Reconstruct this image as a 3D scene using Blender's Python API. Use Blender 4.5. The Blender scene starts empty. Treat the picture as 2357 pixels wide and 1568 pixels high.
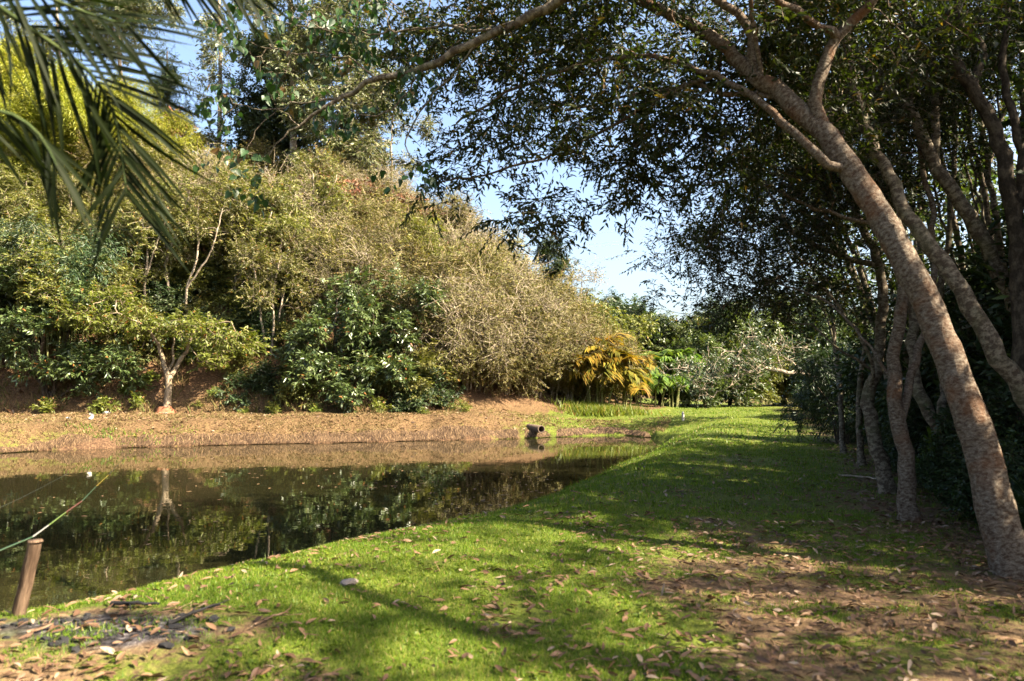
import bpy, math, random
import numpy as np
from mathutils import Vector, Matrix

C = bpy.context.scene
COL = C.collection
R = math.radians

# ------------------------------------------------------------------ camera, sky, sun, exposure
EYE = 1.6
PITCH = R(3.75)
FPX = 740.0                       # focal length in pixels of a 1024 wide frame
cd = bpy.data.cameras.new('camera'); cam = bpy.data.objects.new('camera', cd); COL.objects.link(cam)
cam.location = (0, 0, EYE); cam.rotation_euler = (R(90) + PITCH, 0, 0)
cd.sensor_width = 36; cd.lens = FPX / 1024 * 36; cd.clip_end = 3000; cd.clip_start = 0.05
cd.dof.use_dof = True; cd.dof.focus_distance = 17.0; cd.dof.aperture_fstop = 1.8
C.camera = cam

SUN_AZ, SUN_EL = 110.0, 41.0      # clockwise from the view direction, above the horizon
w = bpy.data.worlds.new('World'); C.world = w; w.use_nodes = True
nt = w.node_tree; bg = nt.nodes['Background']
sky = nt.nodes.new('ShaderNodeTexSky'); sky.sky_type = 'NISHITA'; sky.sun_disc = False
sky.sun_elevation = R(SUN_EL); sky.sun_rotation = R(SUN_AZ)
sky.air_density = 1.0; sky.dust_density = 4.0; sky.ozone_density = 1.3
nt.links.new(sky.outputs[0], bg.inputs[0]); bg.inputs[1].default_value = 0.066
sd_ = bpy.data.lights.new('sun', 'SUN'); sun = bpy.data.objects.new('sun', sd_); COL.objects.link(sun)
sd_.energy = 5.0; sd_.angle = R(0.6); sd_.color = (1.0, 0.88, 0.68)
to_sun = Vector((math.sin(R(SUN_AZ)) * math.cos(R(SUN_EL)), math.cos(R(SUN_AZ)) * math.cos(R(SUN_EL)), math.sin(R(SUN_EL))))
sun.rotation_euler = (-to_sun).to_track_quat('-Z', 'Y').to_euler(); sun.location = to_sun * 60
vs = C.view_settings; vs.view_transform = 'Standard'; vs.look = 'None'; vs.gamma = 1; vs.use_curve_mapping = False
vs.exposure = 2.72
cy = C.cycles
cy.max_bounces = 6; cy.diffuse_bounces = 3; cy.glossy_bounces = 3; cy.transmission_bounces = 4; cy.transparent_max_bounces = 6
cy.use_denoising = True; cy.denoiser = 'OPENIMAGEDENOISE'; cy.sample_clamp_indirect = 8.0
cy.use_adaptive_sampling = True; cy.adaptive_threshold = 0.01

# ------------------------------------------------------------------ measuring helpers (photo measured on a 2357 x 1568 print)
S = 2357 / 1024.0
def P(px, py, d):
    u = (px / S - 512) / FPX; v = (340.5 - py / S) / FPX
    y = math.cos(PITCH) - math.sin(PITCH) * v; z = math.sin(PITCH) + math.cos(PITCH) * v
    k = d / y
    return np.array((u * k, d, EYE + z * k))
def G(px, py, z0=0.0):
    u = (px / S - 512) / FPX; v = (340.5 - py / S) / FPX
    y = math.cos(PITCH) - math.sin(PITCH) * v; z = math.sin(PITCH) + math.cos(PITCH) * v
    k = (z0 - EYE) / z
    return np.array((u * k, y * k, z0))
def sstep(a, b, x):
    t = np.clip((x - a) / (b - a), 0, 1); return t * t * (3 - 2 * t)
def norm(a):
    return a / np.maximum(np.linalg.norm(a, axis=-1, keepdims=True), 1e-9)
_vn = np.random.RandomState(5).rand(256, 256)
def vnoise(x, y):
    xi = np.floor(x).astype(int); yi = np.floor(y).astype(int); fx = x - xi; fy = y - yi
    fx = fx * fx * (3 - 2 * fx); fy = fy * fy * (3 - 2 * fy)
    g = lambda a, b: _vn[a % 256, b % 256]
    return (g(xi, yi) * (1 - fx) + g(xi + 1, yi) * fx) * (1 - fy) + (g(xi, yi + 1) * (1 - fx) + g(xi + 1, yi + 1) * fx) * fy - 0.5
def fbm(x, y, o=3):
    s = 0; a = 1.0
    for k in range(o):
        s = s + a * vnoise(x * 2 ** k + 17 * k, y * 2 ** k + 31 * k); a *= 0.5
    return s

# ------------------------------------------------------------------ object helpers
def tag(o, label=None, cat=None, group=None, kind=None):
    if label: o['label'] = label
    if cat: o['category'] = cat
    if group: o['group'] = group
    if kind: o['kind'] = kind
    return o
def empty(name, loc=(0, 0, 0), rz=0, label=None, cat=None, group=None):
    o = bpy.data.objects.new(name, None); COL.objects.link(o); o.empty_display_size = 0.2
    o.location = Vector(loc); o.rotation_euler = (0, 0, rz)
    return tag(o, label, cat, group)
def mesh_np(name, V, faces, mat=None, smooth=False, attrs=None, mats=None, midx=None):
    """faces: list of (n,3)/(n,4) int arrays"""
    me = bpy.data.meshes.new(name)
    V = np.asarray(V, dtype=np.float32)
    faces = [np.asarray(f, dtype=np.int32) for f in faces if len(f)]
    loops = np.concatenate([f.ravel() for f in faces]); tot = np.concatenate([np.full(len(f), f.shape[1], np.int32) for f in faces])
    start = np.concatenate([[0], np.cumsum(tot)[:-1]]).astype(np.int32)
    me.vertices.add(len(V)); me.vertices.foreach_set('co', V.ravel())
    me.loops.add(len(loops)); me.loops.foreach_set('vertex_index', loops)
    me.polygons.add(len(tot)); me.polygons.foreach_set('loop_start', start); me.polygons.foreach_set('loop_total', tot)
    if smooth: me.polygons.foreach_set('use_smooth', np.ones(len(tot), dtype=bool))
    for m in (mats or ([mat] if mat else [])): me.materials.append(m)
    if midx is not None: me.polygons.foreach_set('material_index', np.asarray(midx, dtype=np.int32))
    for k, a in (attrs or {}).items():
        a = np.asarray(a, dtype=np.float32)
        if a.ndim == 1:
            t = me.attributes.new(k, 'FLOAT', 'POINT'); t.data.foreach_set('value', a)
        else:
            t = me.attributes.new(k, 'FLOAT_VECTOR', 'POINT'); t.data.foreach_set('vector', a.ravel())
    me.update(calc_edges=True)
    return me
def obj(name, me, parent=None, loc=None):
    o = bpy.data.objects.new(name, me); COL.objects.link(o)
    if parent: o.parent = parent
    if loc is not None: o.location = Vector(loc)
    return o
KIDS = {}
def part(name, me, parent):
    o = obj(name, me, parent); KIDS.setdefault(parent.name, []).append(o); return o
def dup(root, loc, rz=0, sc=1.0, label=None, group=None):
    r = root.copy(); COL.objects.link(r); r.location = Vector(loc); r.rotation_euler = (0, 0, rz)
    r.scale = sc if isinstance(sc, tuple) else (sc, sc, sc)
    if label: r['label'] = label
    if group: r['group'] = group
    for ch in KIDS.get(root.name, []):
        c = ch.copy(); COL.objects.link(c); c.parent = r
        for g in KIDS.get(ch.name, []):
            d = g.copy(); COL.objects.link(d); d.parent = c
    return r

# ------------------------------------------------------------------ materials
def new_mat(name):
    m = bpy.data.materials.new(name); m.use_nodes = True
    nt = m.node_tree; nt.nodes.clear(); out = nt.nodes.new('ShaderNodeOutputMaterial')
    return m, nt, out
def N(nt, t, **kw):
    n = nt.nodes.new(t)
    for k, v in kw.items():
        if isinstance(k, str) and hasattr(n, k): setattr(n, k, v)
    return n
def ramp(nt, fac, stops, interp='LINEAR'):
    r = N(nt, 'ShaderNodeValToRGB'); cr = r.color_ramp; cr.interpolation = interp
    while len(cr.elements) < len(stops): cr.elements.new(0.5)
    for e, (p, c) in zip(cr.elements, stops): e.position = p; e.color = (*c, 1)
    nt.links.new(fac, r.inputs[0]); return r.outputs[0]
def noise(nt, vec, scale, detail=3, rough=0.55):
    n = N(nt, 'ShaderNodeTexNoise'); n.inputs['Scale'].default_value = scale; n.inputs['Detail'].default_value = detail; n.inputs['Roughness'].default_value = rough
    if vec is not None: nt.links.new(vec, n.inputs['Vector'])
    return n.outputs['Fac']
def mixc(nt, fac, a, b, mode='MIX'):
    m = N(nt, 'ShaderNodeMix'); m.data_type = 'RGBA'; m.blend_type = mode
    for s, v in ((m.inputs[0], fac), (m.inputs[6], a), (m.inputs[7], b)):
        if isinstance(v, (int, float)): s.default_value = v
        elif isinstance(v, tuple): s.default_value = (*v, 1)
        else: nt.links.new(v, s)
    return m.outputs[2]
def math_(nt, op, a, b=None):
    m = N(nt, 'ShaderNodeMath'); m.operation = op
    for i, v in enumerate((a, b)):
        if v is None: continue
        if isinstance(v, (int, float)): m.inputs[i].default_value = v
        else: nt.links.new(v, m.inputs[i])
    return m.outputs[0]
def attr(nt, name, out='Fac'):
    a = N(nt, 'ShaderNodeAttribute'); a.attribute_name = name; return a.outputs[out]
def principled(nt, out, col, rough=0.8, spec=0.3, bump=None, bstr=0.3, bdist=0.02):
    b = N(nt, 'ShaderNodeBsdfPrincipled')
    if isinstance(col, tuple): b.inputs['Base Color'].default_value = (*col, 1)
    else: nt.links.new(col, b.inputs['Base Color'])
    if isinstance(rough, (int, float)): b.inputs['Roughness'].default_value = rough
    else: nt.links.new(rough, b.inputs['Roughness'])
    b.inputs['Specular IOR Level'].default_value = spec
    if bump is not None:
        bp = N(nt, 'ShaderNodeBump'); bp.inputs['Strength'].default_value = bstr; bp.inputs['Distance'].default_value = bdist
        nt.links.new(bump, bp.inputs['Height']); nt.links.new(bp.outputs[0], b.inputs['Normal'])
    if out is not None: nt.links.new(b.outputs[0], out.inputs[0])
    return b
def leaf_mat(name, stops, trans=0.3, rough=0.45, spec=0.4, tcol=None):
    """stops along the per-leaf attribute tint; small shift from one plant to the next"""
    m, nt, out = new_mat(name)
    c = ramp(nt, attr(nt, 'tint'), stops)
    oi = N(nt, 'ShaderNodeObjectInfo')
    h = N(nt, 'ShaderNodeHueSaturation'); nt.links.new(c, h.inputs['Color'])
    v = N(nt, 'ShaderNodeMapRange'); nt.links.new(oi.outputs['Random'], v.inputs[0]); v.inputs[3].default_value = 0.82; v.inputs[4].default_value = 1.2
    nt.links.new(v.outputs[0], h.inputs['Value'])
    hh = N(nt, 'ShaderNodeMapRange'); nt.links.new(oi.outputs['Random'], hh.inputs[0]); hh.inputs[3].default_value = 0.488; hh.inputs[4].default_value = 0.512
    nt.links.new(hh.outputs[0], h.inputs['Hue'])
    b = principled(nt, None, h.outputs[0], rough, spec)
    t = N(nt, 'ShaderNodeBsdfTranslucent')
    tc = mixc(nt, 1.0, h.outputs[0], tcol or (1.35, 1.5, 0.55), 'MULTIPLY'); nt.links.new(tc, t.inputs[0])
    mx = N(nt, 'ShaderNodeMixShader'); mx.inputs[0].default_value = trans
    nt.links.new(b.outputs[0], mx.inputs[1]); nt.links.new(t.outputs[0], mx.inputs[2]); nt.links.new(mx.outputs[0], out.inputs[0])
    return m
def bark_mat(name, c1, c2, c3=None, scale=9.0, stretch=(1, 1, 0.5), bstr=0.5, patch=(0.45, 0.58)):
    m, nt, out = new_mat(name)
    mp = N(nt, 'ShaderNodeMapping'); mp.inputs['Scale'].default_value = stretch
    nt.links.new(attr(nt, 'bark', 'Vector'), mp.inputs[0])
    n1 = noise(nt, mp.outputs[0], scale, 4, 0.6); n2 = noise(nt, mp.outputs[0], scale * 4.5, 3, 0.6); n3 = noise(nt, attr(nt, 'bark', 'Vector'), 2.2, 2)
    f = N(nt, 'ShaderNodeMapRange'); nt.links.new(n1, f.inputs[0]); f.inputs[1].default_value = patch[0]; f.inputs[2].default_value = patch[1]
    c = mixc(nt, f.outputs[0], c1, c2)
    if c3:
        f3 = N(nt, 'ShaderNodeMapRange'); nt.links.new(n3, f3.inputs[0]); f3.inputs[1].default_value = 0.52; f3.inputs[2].default_value = 0.68
        c = mixc(nt, math_(nt, 'MULTIPLY', f3.outputs[0], 0.7), c, c3)
    dk = N(nt, 'ShaderNodeMapRange'); nt.links.new(n2, dk.inputs[0]); dk.inputs[1].default_value = 0.3; dk.inputs[2].default_value = 0.65; dk.inputs[3].default_value = 0.55; dk.inputs[4].default_value = 1.1
    c = mixc(nt, 1.0, c, dk.outputs[0], 'MULTIPLY')
    hb = math_(nt, 'ADD', n1, math_(nt, 'MULTIPLY', n2, 0.5))
    principled(nt, out, c, 0.9, 0.15, hb, bstr, 0.02)
    return m
def plain_mat(name, col, rough=0.7, spec=0.3, var=0.35, scale=30):
    m, nt, out = new_mat(name)
    tc = N(nt, 'ShaderNodeTexCoord')
    n = noise(nt, tc.outputs['Object'], scale, 3)
    mr = N(nt, 'ShaderNodeMapRange'); nt.links.new(n, mr.inputs[0]); mr.inputs[1].default_value = 0.3; mr.inputs[2].default_value = 0.7; mr.inputs[3].default_value = 1 - var; mr.inputs[4].default_value = 1 + var
    principled(nt, out, mixc(nt, 1.0, col, mr.outputs[0], 'MULTIPLY'), rough, spec, n, 0.2, 0.01)
    return m

M = {}
M['frondstalk'] = bark_mat('frond_stalk', (0.025, 0.04, 0.012), (0.05, 0.065, 0.02), None, 6)
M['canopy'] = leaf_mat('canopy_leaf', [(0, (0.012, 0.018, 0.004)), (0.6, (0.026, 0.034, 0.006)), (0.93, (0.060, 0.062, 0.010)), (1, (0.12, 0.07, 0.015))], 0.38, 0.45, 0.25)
M['heart'] = leaf_mat('heart_leaf', [(0, (0.014, 0.034, 0.010)), (0.9, (0.036, 0.075, 0.018)), (1, (0.12, 0.07, 0.02))], 0.35, 0.45, 0.4)
M['feather'] = leaf_mat('feathery_leaf', [(0, (0.068, 0.0646, 0.019)), (0.45, (0.1258, 0.119, 0.0286)), (0.8, (0.1904, 0.1564, 0.0476)), (0.92, (0.2176, 0.1292, 0.0306)), (1, (0.1224, 0.0612, 0.034))], 0.27, 0.6, 0.25, (1.2, 1.25, 0.6))
M['tan'] = leaf_mat('dry_tan_leaf', [(0, (0.0858, 0.0825, 0.0251)), (0.6, (0.1551, 0.1419, 0.0409)), (1, (0.198, 0.1386, 0.0462))], 0.2, 0.6, 0.25, (1.2, 1.2, 0.7))
M['olive'] = leaf_mat('olive_leaf', [(0, (0.056, 0.0665, 0.0154)), (0.6, (0.133, 0.1316, 0.0315)), (0.93, (0.203, 0.1855, 0.042)), (1, (0.224, 0.126, 0.028))], 0.28, 0.5, 0.35)
M['glossy'] = leaf_mat('glossy_dark_leaf', [(0, (0.0382, 0.0638, 0.0204)), (0.7, (0.0935, 0.1275, 0.0425)), (0.95, (0.1445, 0.1615, 0.051)), (1, (0.2125, 0.085, 0.0255))], 0.2, 0.34, 0.55)
M['yellowgreen'] = leaf_mat('yellow_green_leaf', [(0, (0.072, 0.0936, 0.013)), (0.7, (0.1224, 0.144, 0.0187)), (0.95, (0.18, 0.1728, 0.0288)), (1, (0.216, 0.1008, 0.0216))], 0.33, 0.5, 0.35)
M['bamboo'] = leaf_mat('bamboo_leaf', [(0, (0.1105, 0.1275, 0.0119)), (0.6, (0.1997, 0.1997, 0.017)), (1, (0.2805, 0.238, 0.0255))], 0.36, 0.5, 0.3)
M['eucalypt'] = leaf_mat('eucalypt_leaf', [(0, (0.0595, 0.0723, 0.0298)), (0.6, (0.1062, 0.119, 0.0425)), (1, (0.17, 0.153, 0.0553))], 0.25, 0.45, 0.4, (1.2, 1.25, 0.6))
M['deepgreen'] = leaf_mat('deep_green_leaf', [(0, (0.018, 0.035, 0.013)), (0.7, (0.042, 0.065, 0.022)), (1, (0.08, 0.095, 0.03))], 0.2, 0.45, 0.4)
M['redleaf'] = leaf_mat('russet_leaf', [(0, (0.13, 0.055, 0.035)), (0.6, (0.20, 0.085, 0.045)), (1, (0.20, 0.15, 0.05))], 0.25, 0.6, 0.25, (1.3, 1.0, 0.7))
M['forest'] = leaf_mat('forest_leaf', [(0, (0.035, 0.055, 0.014)), (0.7, (0.075, 0.10, 0.022)), (1, (0.13, 0.145, 0.035))], 0.3, 0.42, 0.45)
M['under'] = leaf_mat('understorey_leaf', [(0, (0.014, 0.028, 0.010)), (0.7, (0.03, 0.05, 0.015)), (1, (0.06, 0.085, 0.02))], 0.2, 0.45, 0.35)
M['areca'] = leaf_mat('golden_palm_leaf', [(0, (0.0792, 0.0936, 0.0144)), (0.35, (0.1872, 0.144, 0.0202)), (0.7, (0.2736, 0.1584, 0.0216)), (1, (0.2304, 0.1008, 0.0324))], 0.35, 0.4, 0.4, (1.3, 1.2, 0.4))
M['arecagreen'] = leaf_mat('green_palm_leaf', [(0, (0.05, 0.10, 0.02)), (0.7, (0.12, 0.17, 0.025)), (1, (0.34, 0.23, 0.04))], 0.35, 0.4, 0.4)
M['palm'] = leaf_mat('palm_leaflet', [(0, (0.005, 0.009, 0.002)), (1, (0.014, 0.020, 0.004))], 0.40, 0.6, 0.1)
M['grass'] = leaf_mat('grass_blade', [(0, (0.0427, 0.0808, 0.0057)), (0.5, (0.0855, 0.1377, 0.0085)), (0.85, (0.152, 0.1805, 0.0171)), (1, (0.266, 0.19, 0.076))], 0.35, 0.5, 0.25, (1.2, 1.35, 0.5))
M['drygrass'] = leaf_mat('dry_grass_blade', [(0, (0.074, 0.0851, 0.0185)), (0.35, (0.1406, 0.1036, 0.0407)), (1, (0.2146, 0.1443, 0.0666))], 0.2, 0.7, 0.2, (1.1, 1.1, 0.8))
M['litter'] = leaf_mat('fallen_leaf', [(0, (0.0468, 0.025, 0.0133)), (0.5, (0.117, 0.064, 0.0328)), (0.85, (0.1872, 0.1131, 0.0608)), (1, (0.2652, 0.195, 0.1326))], 0.12, 0.6, 0.3, (1.1, 1.0, 0.8))
M['root'] = leaf_mat('bank_root', [(0, (0.04, 0.024, 0.014)), (0.7, (0.11, 0.07, 0.035)), (1, (0.24, 0.16, 0.08))], 0.05, 0.8, 0.2, (1, 1, 1))
M['bark_pale'] = bark_mat('pale_blotched_bark', (0.070, 0.044, 0.028), (0.23, 0.19, 0.145), (0.150, 0.062, 0.024), 24, (1.0, 1.0, 1.7), 0.8, (0.38, 0.70))
M['bark_grey'] = bark_mat('grey_brown_bark', (0.075, 0.055, 0.038), (0.20, 0.165, 0.12), (0.10, 0.10, 0.05), 12, (1, 1, 1.6), 0.5)
M['bark_light'] = bark_mat('light_twig_bark', (0.22, 0.17, 0.12), (0.40, 0.33, 0.25), None, 8, (1, 1, 0.6), 0.3)
M['bark_tan'] = bark_mat('tan_twig_bark', (0.16, 0.12, 0.075), (0.28, 0.22, 0.15), None, 8, (1, 1, 0.6), 0.3)
M['bark_dark'] = bark_mat('dark_bark', (0.035, 0.026, 0.018), (0.085, 0.065, 0.045), None, 12, (1, 1, 0.6), 0.4)
M['culm'] = bark_mat('bamboo_culm', (0.13, 0.15, 0.05), (0.23, 0.21, 0.09), None, 3, (1, 1, 2), 0.1)

# ------------------------------------------------------------------ terrain
near_px = [(-60, 1472), (60, 1462), (180, 1440), (300, 1412), (450, 1372), (620, 1328), (850, 1282), (1000, 1240), (1150, 1196), (1250, 1160), (1350, 1116), (1430, 1078), (1490, 1048), (1528, 1028)]
far_px = [(1536, 1016), (1500, 1008), (1440, 1002), (1380, 1002), (1245, 1008), (1100, 1012), (1000, 1014), (800, 1019), (550, 1024), (350, 1029), (230, 1032), (120, 1036), (0, 1044), (-120, 1048)]
WZ = -0.5
poly = [G(a, b, WZ)[:2] for a, b in near_px + far_px]
poly = [np.array((-40., 3.0)), np.array((-14., 4.8)), np.array((-7., 5.7))] + poly + [np.array((-30., 27.5)), np.array((-42., 27.0))]
poly = np.array(poly)
def pond_sd(x, y):
    x = np.asarray(x, float); y = np.asarray(y, float)
    d = np.full(x.shape, 1e9); ins = np.zeros(x.shape, bool)
    for i in range(len(poly)):
        a = poly[i]; b = poly[(i + 1) % len(poly)]; e = b - a
        t = np.clip(((x - a[0]) * e[0] + (y - a[1]) * e[1]) / (e @ e), 0, 1)
        d = np.minimum(d, np.hypot(x - a[0] - t * e[0], y - a[1] - t * e[1]))
        c = ((a[1] > y) != (b[1] > y)) & (x < (b[0] - a[0]) * (y - a[1]) / (b[1] - a[1] + 1e-12) + a[0])
        ins ^= c
    return np.where(ins, -d, d)
def far_mask(x, y):
    return sstep(22, 26, y + np.clip(x - 3, 0, 5) * -1.2)
def hill(x, y):
    yf = 32.2 + np.clip(x + 7, 0, 60) * 0.5
    amp = np.interp(x, [-60, -30, -20, -9, -4, 0, 3.5, 7, 12], [15, 15, 14, 12.2, 9.5, 6.0, 3.2, 0.8, 0])
    t = np.clip((y - yf) / 24, 0, 1.0)
    prof = 1 - (1 - t) ** 1.7
    return amp * prof
def gz(x, y):
    x = np.asarray(x, float); y = np.asarray(y, float)
    sd = pond_sd(x, y) + (0.25 * fbm(x * 1.3, y * 1.3, 2) + 0.40 * fbm(x * 0.45 + 21, y * 0.45, 2)) * sstep(20, 26, y) + 0.38 * fbm(x * 0.55 + 3, y * 0.55, 2) * sstep(25, 19, y) + 0.10 * vnoise(x * 5, y * 5)
    land = 0.04 * fbm(x * 0.5, y * 0.5, 3) + 0.015 * vnoise(x * 3, y * 3) + 0.28 * sstep(16, 40, y)
    # raised soft berm beside the water on the right and a gentle dip on the path
    fm = far_mask(x, y)
    tn = np.clip(sd / 2.0, 0, 1); land = land + 0.12 * np.exp(-((sd - 2.0) / 1.3) ** 2) * (1 - fm); near = WZ + (land - WZ) * (1 - (1 - tn) ** 2.2)
    rgt = sstep(-3, 3.5, x); lf = land * (0.4 + 0.6 * rgt) + 0.36 * (1 - rgt) + 0.10 * sstep(28.5, 32, y) * (1 - rgt)
    edge = np.clip(sd / 0.35, 0, 1) ** 0.7 * (0.30 + 0.10 * fbm(x * 2, y * 2))
    slope = sstep(0.15, 1.7 + 2.0 * rgt, sd + 0.25 * fbm(x * 0.8, y * 0.8, 2)) ** 0.8
    farz = WZ + edge + (lf - WZ - edge) * slope
    farz = farz + 0.10 * fbm(x * 1.1 + 7, y * 1.6, 3) * sstep(0.1, 0.8, sd)
    z = near * (1 - fm) + farz * fm
    under = WZ - np.minimum(1.2, -sd * 0.45) - 0.02
    z = np.where(sd < 0, under, z)
    hz = hill(x, y)
    z = z + hz + np.where(hz > 0.05, 0.5 * fbm(x * 0.35, y * 0.35, 3) * np.clip(hz, 0, 1), 0)
    return z
def gz1(x, y): return float(gz(np.array([x]), np.array([y]))[0])

def axis(segs):
    out = []
    for a, b, s in segs:
        n = max(1, int(round((b - a) / s))); out += list(np.linspace(a, b, n, endpoint=False))
    out.append(segs[-1][1]); return np.array(out)
xs = axis([(-1500, -300, 300), (-300, -70, 40), (-70, -30, 2), (-30, -8, 0.28), (-8, 7.5, 0.13), (7.5, 16, 0.35), (16, 60, 2), (60, 300, 40), (300, 1500, 300)])
ys = axis([(-200, -20, 45), (-20, 2.5, 1.5), (2.5, 14, 0.13), (14, 24, 0.25), (24, 33.5, 0.14), (33.5, 50, 0.4), (50, 80, 2), (80, 300, 30), (300, 1800, 300)])
X, Y = np.meshgrid(xs, ys); Xr, Yr = X.ravel(), Y.ravel()
Z = gz(Xr, Yr)
pathpts = np.array([(2.9, 2.5), (2.2, 4.4), (2.0, 5.6), (2.5, 7.6), (3.0, 10.0), (3.9, 13.5), (5.4, 17.0)])
def dpoly(x, y, pts):
    d = np.full(np.shape(x), 1e9)
    for a, b in zip(pts[:-1], pts[1:]):
        e = b - a; t = np.clip(((x - a[0]) * e[0] + (y - a[1]) * e[1]) / (e @ e), 0, 1)
        d = np.minimum(d, np.hypot(x - a[0] - t * e[0], y - a[1] - t * e[1]))
    return d
FIRE = G(235, 1490, 0)
def edge_x(y):   # the shaded edge of the wood on the right
    return np.interp(y, [0, 6.4, 9, 11.6, 17.6, 30, 45, 60], [4.6, 4.5, 5.0, 6.0, 8.4, 12.5, 17, 21])
def grassm(x, y):
    x = np.asarray(x, float); y = np.asarray(y, float)
    g = np.ones(x.shape) * 0.95
    n = fbm(x * 0.9, y * 0.9, 3)
    d = dpoly(x, y, pathpts)
    n2 = fbm(x * 3.1 + 5, y * 3.1, 3)
    g -= (0.34 + 0.45 * sstep(8.5, 5.5, y)) * (1 - sstep(0.1, 1.5, d + n * 1.1 + n2 * 0.5))
    g -= 0.55 * sstep(-2.2, -0.2, x - edge_x(y) + n + n2 * 0.5)
    g -= 0.45 * sstep(0.9, 2.6, x + n * 0.8) * sstep(6.6, 5.0, y)
    fx = (x - FIRE[0]) / 0.85; fy = (y - FIRE[1]) / 0.34
    g -= 0.8 * (1 - sstep(0.6, 1.6, np.hypot(fx, fy) + n * 0.5 + n2 * 0.3))
    g -= 0.4 * (1 - sstep(3.4, 4.6, y + 0.3 * x + n + n2 * 0.6))
    g -= 0.28 * sstep(0.0, 0.40, fbm(x * 0.8 + 9, y * 0.8, 3) + 0.5 * n2) * sstep(16, 7, y)
    fb = far_mask(x, y) * sstep(3.5, -3, x - (y - 30) * 0.25)
    g = g * (1 - fb) + fb * (0.16 + 0.5 * n * (n > 0) + 0.22 * (1 - sstep(0.3, 1.2, pond_sd(x, y))) * sstep(-13, -17, x))
    hz = hill(x, y); g = np.where(hz > 0.15, 0.12 + 0.3 * n, g)
    g = np.where((fb < 0.3) & (hz < 0.1), np.maximum(g, 0.41 + 0.5 * np.clip(n2, -.5, .5)), g)
    return np.clip(g, 0, 1)
GM = grassm(Xr, Yr)
SDv = pond_sd(Xr, Yr)
FB = far_mask(Xr, Yr) * (SDv > -0.3)
mud = (1 - sstep(0.05, 0.55 + 0.25 * fbm(Xr * 1.5, Yr * 1.5, 2), SDv)) * (SDv > -2)
mud = np.where(FB > 0.5, mud, mud * 0.7)
HL = sstep(0.1, 1.2, hill(Xr, Yr))
nx, ny = len(xs), len(ys)
ii = (np.arange(ny - 1)[:, None] * nx + np.arange(nx - 1)[None, :]).ravel()
F = np.stack([ii, ii + 1, ii + 1 + nx, ii + nx], 1)

def ground_material():
    m, nt, out = new_mat('ground_soil_and_turf')
    tc = N(nt, 'ShaderNodeTexCoord'); v = tc.outputs['Object']
    n1 = noise(nt, v, 1.7, 4); n2 = noise(nt, v, 14, 4, 0.65); n3 = noise(nt, v, 60, 3, 0.7); n4 = noise(nt, v, 0.35, 3)
    g = attr(nt, 'grass')
    br = math_(nt, 'ADD', g, math_(nt, 'MULTIPLY', math_(nt, 'SUBTRACT', math_(nt, 'ADD', math_(nt, 'MULTIPLY', n1, 0.6), math_(nt, 'MULTIPLY', n2, 0.7)), 0.65), 1.3))
    fr = N(nt, 'ShaderNodeMapRange'); nt.links.new(br, fr.inputs[0]); fr.inputs[1].default_value = 0.38; fr.inputs[2].default_value = 0.62
    soil = ramp(nt, n2, [(0.30, (0.05, 0.031, 0.017)), (0.5, (0.13, 0.083, 0.044)), (0.75, (0.235, 0.155, 0.085))])
    dry = ramp(nt, n2, [(0.32, (0.034, 0.02, 0.01)), (0.5, (0.085, 0.052, 0.025)), (0.74, (0.155, 0.10, 0.05))])
    red = ramp(nt, n2, [(0.32, (0.025, 0.014, 0.009)), (0.5, (0.075, 0.043, 0.024)), (0.75, (0.17, 0.10, 0.055))])
    hillc = ramp(nt, n2, [(0.3, (0.045, 0.026, 0.014)), (0.5, (0.11, 0.06, 0.032)), (0.75, (0.22, 0.13, 0.07))])
    c = mixc(nt, attr(nt, 'farbank'), soil, dry)
    c = mixc(nt, attr(nt, 'hillside'), c, hillc)
    c = mixc(nt, attr(nt, 'mud'), c, red)
    turf = ramp(nt, math_(nt, 'ADD', math_(nt, 'MULTIPLY', n3, 0.5), math_(nt, 'MULTIPLY', n1, 0.5)), [(0.3, (0.032, 0.045, 0.008)), (0.5, (0.070, 0.090, 0.012)), (0.7, (0.12, 0.12, 0.025))])
    c = mixc(nt, fr.outputs[0], c, turf)
    # fire ash, at its own place
    ash = ramp(nt, n2, [(0.42, (0.012, 0.011, 0.012)), (0.55, (0.05, 0.044, 0.045)), (0.72, (0.17, 0.15, 0.145))])
    c = mixc(nt, attr(nt, 'ash'), c, ash)
    sp = N(nt, 'ShaderNodeMapRange'); nt.links.new(n3, sp.inputs[0]); sp.inputs[1].default_value = 0.25; sp.inputs[2].default_value = 0.75; sp.inputs[3].default_value = 0.6; sp.inputs[4].default_value = 1.35
    c = mixc(nt, 1.0, c, sp.outputs[0], 'MULTIPLY')
    hb = math_(nt, 'ADD', math_(nt, 'MULTIPLY', n2, 1.0), math_(nt, 'MULTIPLY', n3, 0.4))
    principled(nt, out, c, 0.95, 0.1, hb, 0.7, 0.05)
    return m
fxv = np.hypot((Xr - FIRE[0]) / 0.78, (Yr - FIRE[1]) / 0.30) + 0.35 * fbm(Xr * 3, Yr * 3, 2)
ASH = 1 - sstep(0.75, 1.1, fxv)
gm = mesh_np('ground', np.stack([Xr, Yr, Z], 1), [F], ground_material(), True,
             {'grass': GM, 'farbank': FB * (1 - HL), 'hillside': HL, 'mud': mud, 'ash': ASH})
tag(obj('ground', gm), 'grassy pond bank with worn soil path and wooded hill behind', None, None, 'structure')

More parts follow.
